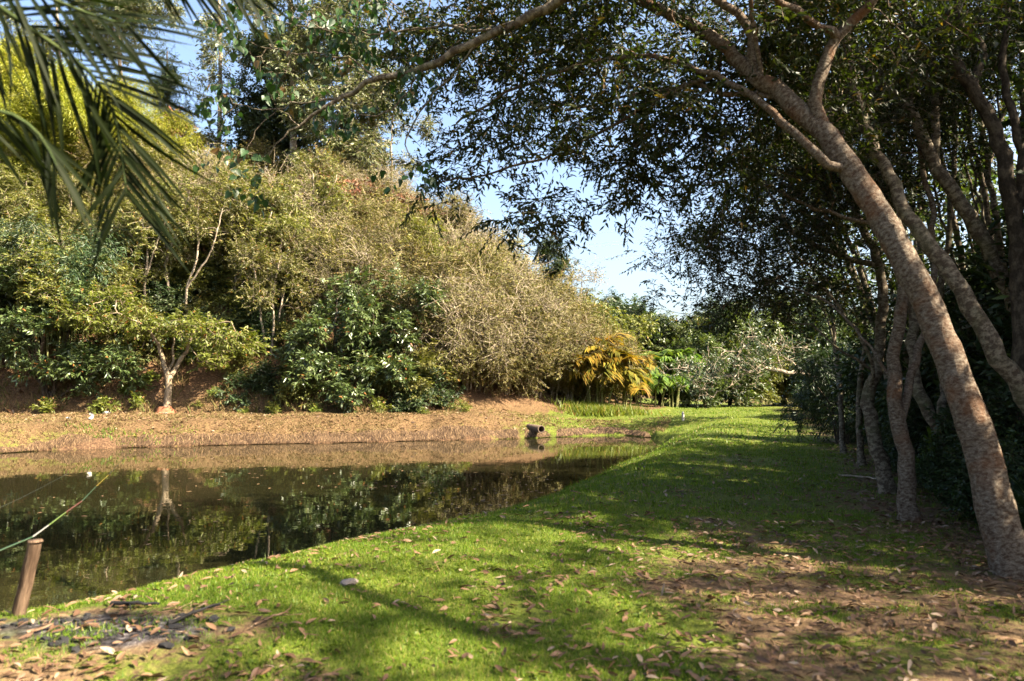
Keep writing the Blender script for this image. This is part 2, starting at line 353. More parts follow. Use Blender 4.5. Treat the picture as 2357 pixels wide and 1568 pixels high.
# ------------------------------------------------------------------ pond
def water_material():
    m, nt, out = new_mat('pond_water')
    tc = N(nt, 'ShaderNodeTexCoord')
    mp = N(nt, 'ShaderNodeMapping'); nt.links.new(tc.outputs['Object'], mp.inputs[0]); mp.inputs['Scale'].default_value = (0.8, 1.0, 1)
    n1 = noise(nt, mp.outputs[0], 3.0, 2, 0.5); n2 = noise(nt, mp.outputs[0], 0.7, 2, 0.5)
    wv = N(nt, 'ShaderNodeTexWave'); wv.wave_type = 'RINGS'; wv.rings_direction = 'SPHERICAL'; wv.inputs['Scale'].default_value = 1.6; wv.inputs['Distortion'].default_value = 0.0
    mp2 = N(nt, 'ShaderNodeMapping'); nt.links.new(tc.outputs['Object'], mp2.inputs[0])
    rp = G(1210, 1032, WZ); mp2.inputs['Location'].default_value = (-rp[0], -rp[1], -WZ)
    nt.links.new(mp2.outputs[0], wv.inputs['Vector'])
    ln = N(nt, 'ShaderNodeVectorMath'); ln.operation = 'LENGTH'; nt.links.new(mp2.outputs[0], ln.inputs[0])
    fall = N(nt, 'ShaderNodeMapRange'); nt.links.new(ln.outputs['Value'], fall.inputs[0]); fall.inputs[1].default_value = 0.4; fall.inputs[2].default_value = 3.2; fall.inputs[3].default_value = 0.6; fall.inputs[4].default_value = 0
    h = math_(nt, 'ADD', math_(nt, 'ADD', math_(nt, 'MULTIPLY', n1, 0.10), math_(nt, 'MULTIPLY', n2, 0.25)), math_(nt, 'MULTIPLY', math_(nt, 'MULTIPLY', wv.outputs['Fac'], fall.outputs[0]), 0.05))
    murk = ramp(nt, noise(nt, tc.outputs['Object'], 0.12, 2), [(0.3, (0.009, 0.009, 0.004)), (0.7, (0.018, 0.016, 0.006))])
    b = principled(nt, out, murk, 0.015, 0.5, h, 0.10, 0.12)
    b.inputs['IOR'].default_value = 1.33
    return m
wx = axis([(-70, 8, 1.0)]); wy = axis([(1.5, 36, 1.0)])
WX, WY = np.meshgrid(wx, wy); n_ = len(wx)
ii = (np.arange(len(wy) - 1)[:, None] * n_ + np.arange(n_ - 1)[None, :]).ravel()
tag(obj('pond_water', mesh_np('pond_water', np.stack([WX.ravel(), WY.ravel(), np.full(WX.size, WZ)], 1), [np.stack([ii, ii + 1, ii + 1 + n_, ii + n_], 1)], water_material(), True)),
    'dark still pond water reflecting the wooded bank', None, None, 'structure')

# ------------------------------------------------------------------ plant growing
def catmull(pts, step):
    pts = np.asarray(pts, float); n = len(pts); out = []; par = []
    for i in range(n - 1):
        p0 = pts[max(i - 1, 0)]; p1 = pts[i]; p2 = pts[i + 1]; p3 = pts[min(i + 2, n - 1)]
        k = max(1, int(np.ceil(np.linalg.norm(p2 - p1) / step)))
        for j in range(k):
            t = j / k
            out.append(0.5 * (2 * p1 + (p2 - p0) * t + (2 * p0 - 5 * p1 + 4 * p2 - p3) * t * t + (3 * p1 - p0 - 3 * p2 + p3) * t ** 3)); par.append(i + t)
    out.append(pts[-1]); par.append(n - 1)
    return np.array(out), np.array(par) / (n - 1)

class Tree:
    def __init__(s, seed):
        s.r = np.random.RandomState(seed); s.pos = []; s.par = []; s.fix = []; s.ok = []; s.tips = []; s.tipdir = []
    def path(s, pts, r0, r1, parent=-1, step=0.3, wob=0.0, ok_from=0.0, tip=False):
        q, t = catmull(pts, step); ids = []
        for i in range(len(q)):
            if parent >= 0 and i == 0:
                ids.append(parent); continue
            p = q[i] + (s.r.randn(3) * wob if 0 < i < len(q) - 1 else 0)
            s.pos.append(p); s.par.append(ids[-1] if ids else parent); s.fix.append(r0 + (r1 - r0) * t[i]); s.ok.append(t[i] >= ok_from); ids.append(len(s.pos) - 1)
        if tip: s.tips.append(ids[-1])
        return ids
    def near(s, p):
        return int(np.argmin(np.linalg.norm(np.array(s.pos) - np.asarray(p), axis=1)))
    def reach(s, targets, step=0.25, wob=0.06, sag=0.0, curve=0.35, tipr=0.006, rise=0.0):
        targets = np.asarray(targets, float)
        base = np.array(s.pos); okb = np.array(s.ok)
        d0 = np.min(np.linalg.norm(targets[:, None] - base[okb][None], axis=2), axis=1)
        cap = len(s.pos) + int(np.sum(d0) / step) + 40 * len(targets) + 10
        A = np.full((cap, 3), 1e6); n = len(s.pos); A[:n] = base; A[:n][~okb] = 1e6
        for k in np.argsort(d0):
            t = targets[k]
            dd = A[:n] - t; dist = np.sqrt((dd * dd).sum(1)); up = np.clip(A[:n, 2] - t[2], 0, None) * rise
            j = int(np.argmin(dist + up)); p = np.array(s.pos[j]); D = dist[j]
            pj = s.par[j]; d = norm(p - np.array(s.pos[pj])) if pj >= 0 else np.array((0, 0, 1.0))
            m = max(1, int(np.ceil(D / step))); c = p + d * curve * D + (t - p) * 0.25 + s.r.randn(3) * wob * D
            prev = j
            for i in range(1, m + 1):
                u = i / m; q = (1 - u) ** 2 * p + 2 * u * (1 - u) * c + u * u * t
                q[2] -= sag * D * u * u
                if i < m: q = q + s.r.randn(3) * wob * step
                s.pos.append(q); s.par.append(prev); s.fix.append(tipr); s.ok.append(True); prev = len(s.pos) - 1
                A[n] = q; n += 1
            s.tips.append(prev)
    def finish(s, tipr=0.006, power=2.4, cap=None):
        n = len(s.pos); s.P = np.array(s.pos); par = np.array(s.par)
        acc = np.zeros(n); kids = [[] for _ in range(n)]
        for i in range(n - 1, -1, -1):
            if acc[i] == 0: acc[i] = tipr ** power
            if par[i] >= 0: acc[par[i]] += acc[i]; kids[par[i]].append(i)
        rad = acc ** (1 / power); fx = np.array(s.fix)
        s.rad = np.where(fx > tipr * 1.5, np.maximum(fx, np.minimum(rad, fx * 1.15)), rad)
        if cap: s.rad = np.minimum(s.rad, np.maximum(cap, fx))
        s.kids = kids; s.parr = par
        tp = np.array(s.tips, int); s.T = s.P[tp]; s.TD = norm(s.P[tp] - s.P[par[tp]])
    def wood(s, name, mat, kmax=12, rmin=0.0, extra=None, flare=0.0):
        V = []; B = []; F = []; off = 0
        starts = [i for i in range(len(s.P)) if s.parr[i] < 0]
        stack = [(i, None) for i in starts]
        while stack:
            i, base = stack.pop()
            chain = [base, i] if base is not None else [i]
            while True:
                ks = s.kids[chain[-1]]
                if not ks: break
                ks = sorted(ks, key=lambda k: -s.rad[k])
                for k in ks[1:]: stack.append((k, chain[-1]))
                chain.append(ks[0])
            if len(chain) < 2: continue
            P_ = s.P[chain]; r = s.rad[chain].copy()
            if base is not None: r[0] = min(r[0], r[1] * 1.35)
            if base is None and flare:
                zz = P_[:, 2] - P_[0, 2]; r = r * (1 + flare * np.exp(-zz / 0.2))
            if r.max() < rmin: continue
            k = int(np.clip(3 + r.max() * 70, 3, kmax))
            T_ = np.gradient(P_, axis=0); T_ = norm(T_)
            ref = np.array((1.0, 0, 0)) if abs(T_[0][0]) < 0.8 else np.array((0, 1.0, 0))
            u = norm(ref - T_[0] * (ref @ T_[0])); L = 0
            a = np.arange(k) * 2 * np.pi / k
            for q in range(len(P_)):
                u = norm(u - T_[q] * (u @ T_[q])); v_ = np.cross(T_[q], u)
                if q: L += np.linalg.norm(P_[q] - P_[q - 1])
                lump = 1 + (0.05 * s.r.randn(k) if k > 6 else 0)
                if base is None and flare: lump = lump * (1 + 0.30 * flare * math.exp(-max(0, P_[q][2] - P_[0][2]) / 0.25) * np.sin(a * 4 + i) )
                ring = P_[q] + (np.cos(a)[:, None] * u + np.sin(a)[:, None] * v_) * (r[q] * np.ones(k) * lump)[:, None]
                V.append(ring); B.append(np.stack([np.cos(a) * r[q], np.sin(a) * r[q], np.full(k, L)], 1) + np.array((i * 0.37 % 5, 0, 0)))
            m = len(P_); idx = off + np.arange(m * k).reshape(m, k)
            F.append(np.stack([idx[:-1], np.roll(idx[:-1], -1, 1), np.roll(idx[1:], -1, 1), idx[1:]], -1).reshape(-1, 4))
            off += m * k
        if extra is not None:
            a, b, ra, rb = extra
            t = norm(b - a); rf = np.where(np.abs(t[:, :1]) < 0.8, np.array([[1.0, 0, 0]]), np.array([[0, 1.0, 0]]))
            u = norm(np.cross(t, rf)); v_ = np.cross(t, u); n = len(a)
            ang = np.arange(3) * 2 * np.pi / 3
            o = np.cos(ang)[None, :, None] * u[:, None] + np.sin(ang)[None, :, None] * v_[:, None]
            vv = np.concatenate([a[:, None] + o * ra, b[:, None] + o * rb], 1)
            V.append(vv.reshape(-1, 3)); B.append(vv.reshape(-1, 3))
            q = off + np.arange(n)[:, None] * 6
            F.append(np.concatenate([np.stack([q[:, 0] + i, q[:, 0] + (i + 1) % 3, q[:, 0] + 3 + (i + 1) % 3, q[:, 0] + 3 + i], 1) for i in range(3)]))
        return mesh_np(name, np.concatenate(V), [np.concatenate(F)], mat, True, {'bark': np.concatenate(B)})

def sprays(r, T, TD, twigs, leaves, tlen, llen, lwid, spread=0.8, droop=0.25, up=0.25, flat=0.7, out=None):
    """leaves set in two rows along short twigs around every tip; returns leaf frames and the twigs"""
    n = len(T)
    td = norm(TD[:, None, :] * 0.6 + r.randn(n, twigs, 3) * spread + np.array((0, 0, up)) + (0 if out is None else norm(T - out)[:, None, :] * 0.5))
    st = T[:, None, :] + r.randn(n, twigs, 3) * tlen * 0.35
    tl = tlen * (0.6 + 0.8 * r.rand(n, twigs, 1))
    a = st.reshape(-1, 3); b = (st + td * tl).reshape(-1, 3); b[:, 2] -= droop * tlen * 0.3
    m = len(a); t = (np.arange(leaves) + 0.7) / leaves
    pos = a[:, None] + (b - a)[:, None] * t[None, :, None]
    d = norm(b - a)
    upv = norm(np.array((0, 0, 1.0)) + r.randn(m, 3) * 0.35)
    side = norm(np.cross(d, upv))
    sg = np.where(np.arange(leaves) % 2 == 0, 1.0, -1.0)[None, :, None]
    ld = d[:, None] * (0.55 + 0.3 * r.rand(m, leaves, 1)) + side[:, None] * sg * 0.85 + r.randn(m, leaves, 3) * 0.25
    ld[..., 2] -= droop * (0.5 + r.rand(m, leaves))
    ld = norm(ld)
    nn = norm(upv[:, None] * flat + r.randn(m, leaves, 3) * (1.05 - flat))
    L = llen * (0.65 + 0.6 * r.rand(m, leaves)); W = lwid * (0.75 + 0.5 * r.rand(m, leaves))
    tint = np.clip(0.42 + 0.16 * r.randn(m, 1) + 0.17 * r.randn(m, leaves), 0, 0.9)
    tint = np.where(r.rand(m, leaves) < 0.025, 1.0, tint)
    return dict(p=pos.reshape(-1, 3), d=ld.reshape(-1, 3), n=nn.reshape(-1, 3), L=L.ravel(), W=W.ravel(), t=tint.ravel()), (a, b)
def cat_lf(*ls): return {k: np.concatenate([l[k] for l in ls]) for k in ls[0]}
def sel(l, mk): return {k: v[mk] for k, v in l.items()}
SHAPES = {  # (along, side, lift) of each point and the faces
    'dia': (np.array([(0, 0, 0), (0.45, 0.5, 0.07), (1, 0, -0.06), (0.45, -0.5, 0.07)]), [(0, 2, 1), (0, 3, 2)]),
    'lance': (np.array([(0, 0, 0), (0.33, 0.5, 0.10), (0.5, 0, 0.0), (0.33, -0.5, 0.10), (1, 0, -0.14), (0.7, 0.32, 0.03), (0.7, -0.32, 0.03)]),
              [(0, 2, 1), (0, 3, 2), (1, 2, 5), (2, 4, 5), (3, 6, 2), (2, 6, 4)]),
    'heart': (np.array([(0.1, 0, 0), (0, 0.25, 0.05), (0.25, 0.5, 0.08), (0.62, 0.3, 0.02), (1, 0, -0.12), (0.62, -0.3, 0.02), (0.25, -0.5, 0.08), (0, -0.25, 0.05), (0.5, 0, -0.02)]),
              [(0, 8, 1), (1, 8, 2), (2, 8, 3), (3, 8, 4), (4, 8, 5), (5, 8, 6), (6, 8, 7), (7, 8, 0)]),
}
def leaf_frames(l):
    d = l['d']; sd = norm(np.cross(l['n'], d)); nn = np.cross(d, sd); return d, sd, nn
def leaf_mesh(name, l, shape, mat):
    tv, tf = SHAPES[shape]; d, sd, nn = leaf_frames(l); k = len(tv); n = len(d)
    V = l['p'][:, None] + d[:, None] * (tv[None, :, :1] * l['L'][:, None, None]) + sd[:, None] * (tv[None, :, 1:2] * l['W'][:, None, None]) + nn[:, None] * (tv[None, :, 2:3] * l['L'][:, None, None])
    F = (np.arange(n)[:, None, None] * k + np.array(tf)[None]).reshape(-1, 3)
    return mesh_np(name, V.reshape(-1, 3), [F], mat, False, {'tint': np.repeat(l['t'], k)})
def leaf_single(shape, mat, tint, wl):
    tv, tf = SHAPES[shape]; v = tv.copy().astype(float); v[:, 1] *= wl
    return mesh_np('leaf', v, [np.array(tf)], mat, False, {'tint': np.full(len(v), tint)})
def leaf_objects(l, shape, mat, parent, name='leaf'):
    wl = float(np.mean(l['W'] / l['L'])); bank = [leaf_single(shape, mat, t, wl) for t in (0.15, 0.35, 0.5, 0.7, 0.85, 1.0)]
    d, sd, nn = leaf_frames(l)
    for i in range(len(d)):
        k = 5 if l['t'][i] > 0.95 else min(4, int(l['t'][i] * 5))
        o = obj(name, bank[k], parent); L = l['L'][i]
        o.matrix_local = Matrix(((d[i][0] * L, sd[i][0] * L, nn[i][0] * L, l['p'][i][0]), (d[i][1] * L, sd[i][1] * L, nn[i][1] * L, l['p'][i][1]), (d[i][2] * L, sd[i][2] * L, nn[i][2] * L, l['p'][i][2]), (0, 0, 0, 1)))
def blob(r, c, rad, n, hollow=0.4, clumps=None, csz=0.35):
    """points in an ellipsoid, gathered in clumps, fewer near its centre"""
    c = np.asarray(c, float); rad = np.asarray(rad, float)
    def pts(m):
        return norm(r.randn(m, 3)) * (hollow + (1 - hollow) * r.rand(m, 1) ** 0.6)
    if clumps:
        cc = pts(clumps); q = cc[r.randint(0, clumps, n)] + norm(r.randn(n, 3)) * r.rand(n, 1) ** 0.5 * csz
    else: q = pts(n)
    return c + q * rad

def grown(name, label, cat, group, seed, stems, blobs, lf, leafm, barkm, shape='dia', loc=(0, 0, 0), step=0.25, wob=0.08, tipr=0.006, sag=0.0, cap=None, twig_r=0.004, rise=0.3, kmax=10, ok=0.3, twigs=True, hide_stub=0.0):
    t = Tree(seed); r = t.r; stem_ids = []
    for st in stems:
        pts, r0, r1 = st[:3]; par = -1
        if len(st) > 3: par = t.near(st[3])
        t.path(pts, r0, r1, par, step, wob * step * 0.5, ok_from=ok if len(st) <= 3 else 0.2)
    tg = np.concatenate([blob(r, *b[:3], **(b[3] if len(b) > 3 else {})) for b in blobs]); tg = tg[tg[:, 2] > 0.25]
    t.reach(tg, step, wob, sag, tipr=tipr, rise=rise); t.finish(tipr, cap=cap)
    l, tw = sprays(r, t.T, t.TD, **lf)
    root = empty(name, loc, 0, label, cat, group)
    ex = (tw[0], tw[1], twig_r, twig_r * 0.5) if twigs else None
    part('trunk', t.wood('trunk', barkm, kmax, extra=ex), root)
    part('crown', leaf_mesh('crown', l, shape, leafm), root)
    return root

# ------------------------------------------------------------------ right-hand trees: the big leaning one
def ell(c, r3, n, **k): return (c, r3, n, k)
def pl(*pts): return [P(*p) for p in pts]

bt = Tree(11); r = bt.r
base = np.array((4.42, 6.55, gz1(4.42, 6.55) - 0.08))
trunk = [base, P(2300, 1200, 6.55), P(2264, 1050, 6.65), P(2212, 900, 6.75), P(2152, 740, 6.9), P(2080, 590, 7.0), P(2000, 455, 7.2), P(1940, 365, 7.3), P(1893, 300, 7.4)]
bt.path(trunk, 0.154, 0.105, -1, 0.16, 0.006, ok_from=2)
fork = len(bt.pos) - 1
bt.path([P(1893, 300, 7.4), P(1800, 222, 7.6), P(1755, 192, 7.65), P(1690, 130, 7.8), P(1600, 62, 8.0), P(1480, 5, 8.2), P(1300, -60, 8.5), P(1080, -60, 8.9), P(880, -10, 9.3)], 0.105, 0.02, fork, 0.2, 0.012, 0.35)
bt.path([P(1893, 300, 7.4), P(1878, 235, 7.4), P(1896, 150, 7.35), P(1930, 82, 7.3), P(1990, 22, 7.2), P(2050, -70, 7.0), P(2100, -250, 6.9), P(2160, -420, 6.9)], 0.072, 0.03, fork, 0.2, 0.01, 0.55)
def limb(start, pts, r0, r1, okf=0.3, wob=0.015):
    j = bt.near(start); bt.path([np.array(bt.pos[j])] + list(pts), r0, r1, j, 0.2, wob, okf)
limb(P(1950, 385, 7.28), pl((1905, 377, 7.2), (1804, 280, 7.4), (1738, 222, 7.6), (1571, 146, 7.9), (1400, 135, 8.4), (1200, 200, 8.8), (1050, 285, 9.1)), 0.052, 0.014)
limb(P(1732, 170, 7.7), pl((1722, 60, 7.7), (1640, -10, 7.6), (1500, -120, 7.5), (1350, -260, 7.4)), 0.06, 0.02)
limb(P(1640, 180, 7.8), pl((1500, 235, 8.3), (1350, 322, 8.8), (1150, 392, 9.2), (1010, 420, 9.4)), 0.028, 0.01, 0.2)
limb(P(1800, 222, 7.6), pl((1700, 220, 7.8), (1600, 196, 8.0), (1480, 216, 8.6), (1300, 255, 9.0)), 0.034, 0.012, 0.3)
limb(P(1755, 192, 7.65), pl((1740, 100, 7.5), (1730, 0, 7.3), (1720, -150, 7.0)), 0.03, 0.02, 0.6)
limb(P(1930, 82, 7.3), pl((1800, 0, 6.9), (1600, -150, 6.4), (1300, -400, 6.0)), 0.045, 0.015, 0.4)
BL = [ell(P(1250, 110, 9.0), (1.9, 1.5, 0.75), 90, hollow=0.1), ell(P(960, 100, 9.3), (1.3, 1.2, 0.6), 42, hollow=0.1), ell(P(1500, 240, 8.5), (1.6, 1.4, 0.8), 75, hollow=0.1),
      ell(P(1150, 310, 9.2), (1.1, 1.0, 0.42), 19, hollow=0.1), ell(P(1230, 500, 9.6), (0.8, 0.9, 0.34), 14, hollow=0.1), ell(P(1540, 390, 9.0), (1.3, 1.2, 0.55), 30, hollow=0.1),
      ell(P(1760, 110, 8.0), (1.4, 1.2, 0.8), 50, hollow=0.1), ell(P(2010, 40, 7.8), (1.4, 1.2, 0.8), 40, hollow=0.1), ell(P(1360, -60, 8.2), (2.2, 1.6, 0.7), 60, hollow=0.1),
      ell(P(1020, 400, 9.5), (0.5, 0.6, 0.25), 7, hollow=0.1), ell(P(1800, 330, 8.6), (1.0, 0.9, 0.6), 26, hollow=0.1), ell(P(1700, -250, 7.0), (2.4, 1.8, 0.9), 70, hollow=0.1)]
tg = np.concatenate([blob(r, *b[:3], **b[3]) for b in BL])
bt.reach(tg, 0.22, 0.10, 0.03, tipr=0.0045, rise=0.0); bt.finish(0.0045, 2.5)
lf, tw = sprays(r, bt.T, bt.TD, 7, 11, 0.38, 0.098, 0.031, 0.8, 0.35, 0.05, 0.55)
root = empty('leaning_tree', base, 0, 'biggest leaning trunk with blotched pale bark, its limbs arching over lawn and pond', 'tree')
root.location = (0, 0, 0)
part('trunk', bt.wood('trunk', M['bark_pale'], 20, extra=(tw[0], tw[1], 0.0034, 0.0018), flare=0.65), root)
# the leaves that show largest are single pieces, the rest one part
dist = np.linalg.norm(lf['p'] - np.array((0, 0, EYE)), axis=1)
infr = (np.abs(lf['p'][:, 0] / lf['p'][:, 1]) < 0.68) & ((lf['p'][:, 2] - EYE) / lf['p'][:, 1] < 0.53)
near_i = np.argsort(np.where(infr, dist, 1e6))[:280]; mk = np.zeros(len(dist), bool); mk[near_i] = True
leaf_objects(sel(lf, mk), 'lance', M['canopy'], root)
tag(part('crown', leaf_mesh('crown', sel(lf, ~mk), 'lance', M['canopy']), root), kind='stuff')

def rebase(root, base):
    """put the Empty at the foot of the plant while its parts stay where they are"""
    b = Vector(base); root.location = b
    for ch in [o for o in COL.objects if o.parent == root]:
        ch.location = ch.location - b
rebase(root, base)

# the other trees of the row: stems measured one by one, crowns mingling above
def row_tree(name, label, seed, stems, blobs, bark, twigs=7, leaves=9, L=0.088, leafm='canopy', tipr=0.005, cat='tree', group=None):
    t = Tree(seed); r = t.r; b0 = None
    for st in stems:
        pts, r0, r1 = st[:3]; par = -1; pts = [np.asarray(p, float) for p in pts]
        if len(st) > 3: par = t.near(pts[0]); pts[0] = np.array(t.pos[par])
        else:
            pts[0] = np.array((pts[0][0], pts[0][1], gz1(pts[0][0], pts[0][1]) - 0.06))
            if b0 is None: b0 = pts[0]
        t.path(pts, r0, r1, par, 0.22, 0.014, st[4] if len(st) > 4 else (0.45 if par < 0 else 0.3), tip=(not blobs))
    if blobs:
        tg = np.concatenate([blob(r, *b[:3], **b[3]) for b in blobs]); t.reach(tg, 0.28, 0.10, 0.02, tipr=tipr, rise=0.0)
    t.finish(tipr, 2.5)
    l, tw = sprays(r, t.T, t.TD, twigs, leaves, 0.36, L, L * 0.33, 0.75, 0.3, 0.05, 0.6)
    root = empty(name, (0, 0, 0), 0, label, cat, group)
    part('trunk', t.wood('trunk', bark, 14, extra=(tw[0], tw[1], 0.0034, 0.002), flare=0.6), root)
    part('crown', leaf_mesh('crown', l, 'dia', M[leafm]), root)
    rebase(root, b0); return root
row_tree('slender_tree', 'pale blotched upright trunk beside the foot of the biggest leaning trunk, standing nearest it', 21,
         [(pl((2093, 1195, 9.1), (2086, 1080, 9.1), (2072, 980, 9.15), (2058, 890, 9.2), (2063, 790, 9.2), (2080, 680, 9.2), (2060, 590, 9.3), (2032, 520, 9.4), (1985, 420, 9.5), (1930, 300, 9.7), (1850, 170, 9.9), (1760, 40, 10.2)), 0.10, 0.035),
          (pl((2072, 985, 9.15), (2100, 860, 9.3), (2140, 700, 9.5), (2150, 560, 9.6), (2120, 350, 9.8), (2080, 100, 10)), 0.055, 0.03, 1),
          (pl((2040, 535, 9.4), (1905, 490, 9.7), (1771, 430, 10.2), (1640, 360, 10.8)), 0.032, 0.012, 1),
          (pl((2058, 900, 9.2), (2000, 800, 9.6), (1900, 690, 10.2), (1780, 650, 11.0)), 0.024, 0.01, 1)],
         [ell(P(1850, 430, 10.4), (1.5, 1.4, 0.8), 60, hollow=0.1), ell(P(1690, 520, 11.2), (1.3, 1.3, 0.6), 32, hollow=0.1), ell(P(1780, 640, 11.4), (1.2, 1.1, 0.5), 28, hollow=0.1),
          ell(P(1950, 230, 10), (1.5, 1.3, 0.9), 45, hollow=0.1), ell(P(2080, 60, 10), (1.6, 1.3, 0.9), 40, hollow=0.1), ell(P(1700, 60, 10.5), (1.8, 1.4, 0.9), 40, hollow=0.1)], M['bark_pale'])
row_tree('slender_tree', 'grey trunk with knobbly foot, leftmost of the row beside the dark bush', 22,
         [(pl((2045, 1128, 11.6), (2026, 1060, 11.6), (2006, 985, 11.6), (1998, 905, 11.7), (2020, 830, 11.7), (2033, 710, 11.8), (2021, 615, 11.9), (1975, 500, 12), (1930, 360, 12.2), (1900, 200, 12.4), (1850, 40, 12.6)), 0.115, 0.04),
          (pl((2021, 615, 11.9), (1905, 578, 12.0), (1811, 522, 12.1), (1771, 443, 12.3), (1690, 380, 12.6), (1605, 317, 12.8)), 0.05, 0.016, 1),
          (pl((2051, 908, 11.7), (2005, 838, 11.4), (1955, 735, 11.3), (1905, 672, 11.4), (1851, 648, 11.6), (1738, 655, 12)), 0.034, 0.012, 1),
          (pl((2003, 842, 11.6), (1921, 795, 11.7), (1871, 750, 11.9), (1800, 740, 12.4)), 0.024, 0.01, 1)],
         [ell(P(1660, 560, 12.6), (1.2, 1.3, 0.45), 22, hollow=0.1), ell(P(1570, 570, 13.0), (0.8, 1.1, 0.35), 12, hollow=0.1), ell(P(1800, 560, 12.4), (1.6, 1.4, 0.7), 55, hollow=0.1), ell(P(1700, 690, 13), (1.5, 1.2, 0.5), 36, hollow=0.1),
          ell(P(1850, 330, 12.4), (2.0, 1.5, 1.0), 60, hollow=0.1), ell(P(1580, 665, 13.6), (0.8, 1, 0.3), 9, hollow=0.1), ell(P(1900, 680, 12.5), (1.3, 1.2, 0.6), 36, hollow=0.1)], M['bark_grey'])
row_tree('slender_tree', 'thin grey trunk bending left behind the pale upright trunk', 23,
         [(pl((2205, 1120, 10.4), (2198, 1042, 10.4), (2142, 955, 10.4), (2106, 882, 10.5), (2101, 789, 10.6), (2104, 722, 10.7), (2081, 605, 10.8), (2040, 450, 11), (2020, 250, 11.2), (2040, 50, 11.4)), 0.10, 0.04),
          (pl((2190, 1030, 10.4), (2168, 955, 10.6), (2175, 855, 10.8), (2160, 700, 11), (2190, 480, 11.2), (2200, 200, 11.5)), 0.07, 0.035, 1)],
         [ell(P(2000, 400, 11.2), (1.5, 1.3, 0.9), 45, hollow=0.1), ell(P(2200, 150, 11.4), (1.8, 1.4, 0.9), 45, hollow=0.1)], M['bark_grey'])
row_tree('slender_tree', 'thick limb leaning parallel behind the biggest leaning trunk from the frame edge', 24,
         [(pl((2490, 1215, 8.0), (2420, 1010, 7.9), (2357, 912, 7.9), (2304, 822, 7.9), (2238, 708, 8.0), (2171, 605, 8.1), (2121, 542, 8.2), (2060, 430, 8.4), (1995, 290, 8.7), (1950, 120, 9), (1940, -80, 9.3)), 0.115, 0.05)],
         [ell(P(1960, 20, 9.1), (1.8, 1.5, 0.9), 60, hollow=0.1), ell(P(2150, -100, 9), (1.8, 1.5, 0.9), 50, hollow=0.1)], M['bark_grey'])
row_tree('slender_tree', 'mid grey trunk leaning left near the right frame edge, forking above', 25,
         [(pl((2470, 1180, 9.5), (2400, 860, 9.5), (2357, 738, 9.5), (2304, 638, 9.5), (2231, 500, 9.5), (2154, 383, 9.6), (2121, 300, 9.6), (2088, 240, 9.7), (2038, 200, 9.8), (1960, 110, 10), (1900, -60, 10.4)), 0.11, 0.05),
          (pl((2154, 383, 9.6), (2150, 240, 9.8), (2110, 100, 10), (2100, -80, 10.2)), 0.06, 0.03, 1)],
         [ell(P(2050, 330, 10), (1.3, 1.2, 0.8), 34, hollow=0.1), ell(P(2000, -40, 10.4), (2, 1.6, 0.9), 50, hollow=0.1)], M['bark_grey'])
row_tree('slender_tree', 'tall dark trunk rising up the right frame edge and splitting into crooked limbs', 26,
         [(pl((2395, 1200, 9.0), (2352, 900, 8.9), (2338, 520, 8.9), (2287, 300, 9), (2236, 200, 9.1), (2194, 140, 9.1), (2181, 66, 9.2), (2150, -120, 9.4)), 0.105, 0.05),
          (pl((2236, 200, 9.1), (2262, 130, 9.1), (2250, 85, 9.1), (2210, 60, 9.1), (2195, -60, 9.2)), 0.06, 0.035, 1),
          (pl((2338, 520, 8.9), (2350, 350, 9.0), (2310, 150, 9.2), (2330, -50, 9.4)), 0.06, 0.035, 1)],
         [ell(P(2270, 40, 9.4), (1.5, 1.4, 0.9), 46, hollow=0.1), ell(P(2200, 280, 10.2), (1.2, 1.1, 0.8), 26, hollow=0.1)], M['bark_dark'])

for i, (bx, by, d, tx, ty, mx) in enumerate([(2135, 1085, 13.0, 1990, 150, 2105), (2230, 1090, 12.5, 2120, 80, 2225), (1985, 1040, 15.5, 1830, 330, 1990), (2300, 1120, 11.5, 2230, 60, 2320), (2265, 1060, 14.0, 2060, 200, 2180), (1940, 1010, 18.5, 1800, 420, 1925), (2390, 1100, 12.0, 2190, 30, 2300), (2330, 1060, 14.0, 2300, 60, 2270), (2170, 1050, 15.0, 1930, 260, 2080), (2420, 1120, 11.0, 2330, -40, 2390)]):
    row_tree('slender_tree', ['thin stem rising between the pale upright trunk and the bent grey one', 'thin straight stem right of the bent grey trunk in the shade', 'thin stem just left of the grey knobbly trunk, further back', 'thin stem between the two limbs leaning in from the right edge', 'thin strongly leaning stem deep in the shade behind the biggest trunk', 'slim far stem beside the dark rounded bush', 'thin stem leaning in from the lower right frame edge', 'thin stem deep in the shade near the right frame edge', 'thin leaning stem far behind the bent grey trunk', 'thin steep stem closest to the right frame edge'][i], 600 + i,
             [(pl((bx, by, d), (bx - 8, by - 130, d), (mx, (by + ty) / 2 + 120, d + 0.1), (mx - 25, (by + ty) / 2 - 60, d + 0.2), (tx + 20, ty + 150, d + 0.3), (tx, ty, d + 0.4)), 0.07, 0.03), (pl((mx, (by + ty) / 2 + 100, d + 0.1), (mx - 50, (by + ty) / 2 - 60, d), (mx - 110, ty + 160, d - 0.2)), 0.035, 0.014, 1)],
             [ell(P(tx, ty + 60, d + 0.4), (1.4, 1.3, 0.8), 26, hollow=0.1), ell(P(mx - 110, ty + 180, d - 0.2), (1.0, 1.0, 0.6), 14, hollow=0.1)], M['bark_grey'])

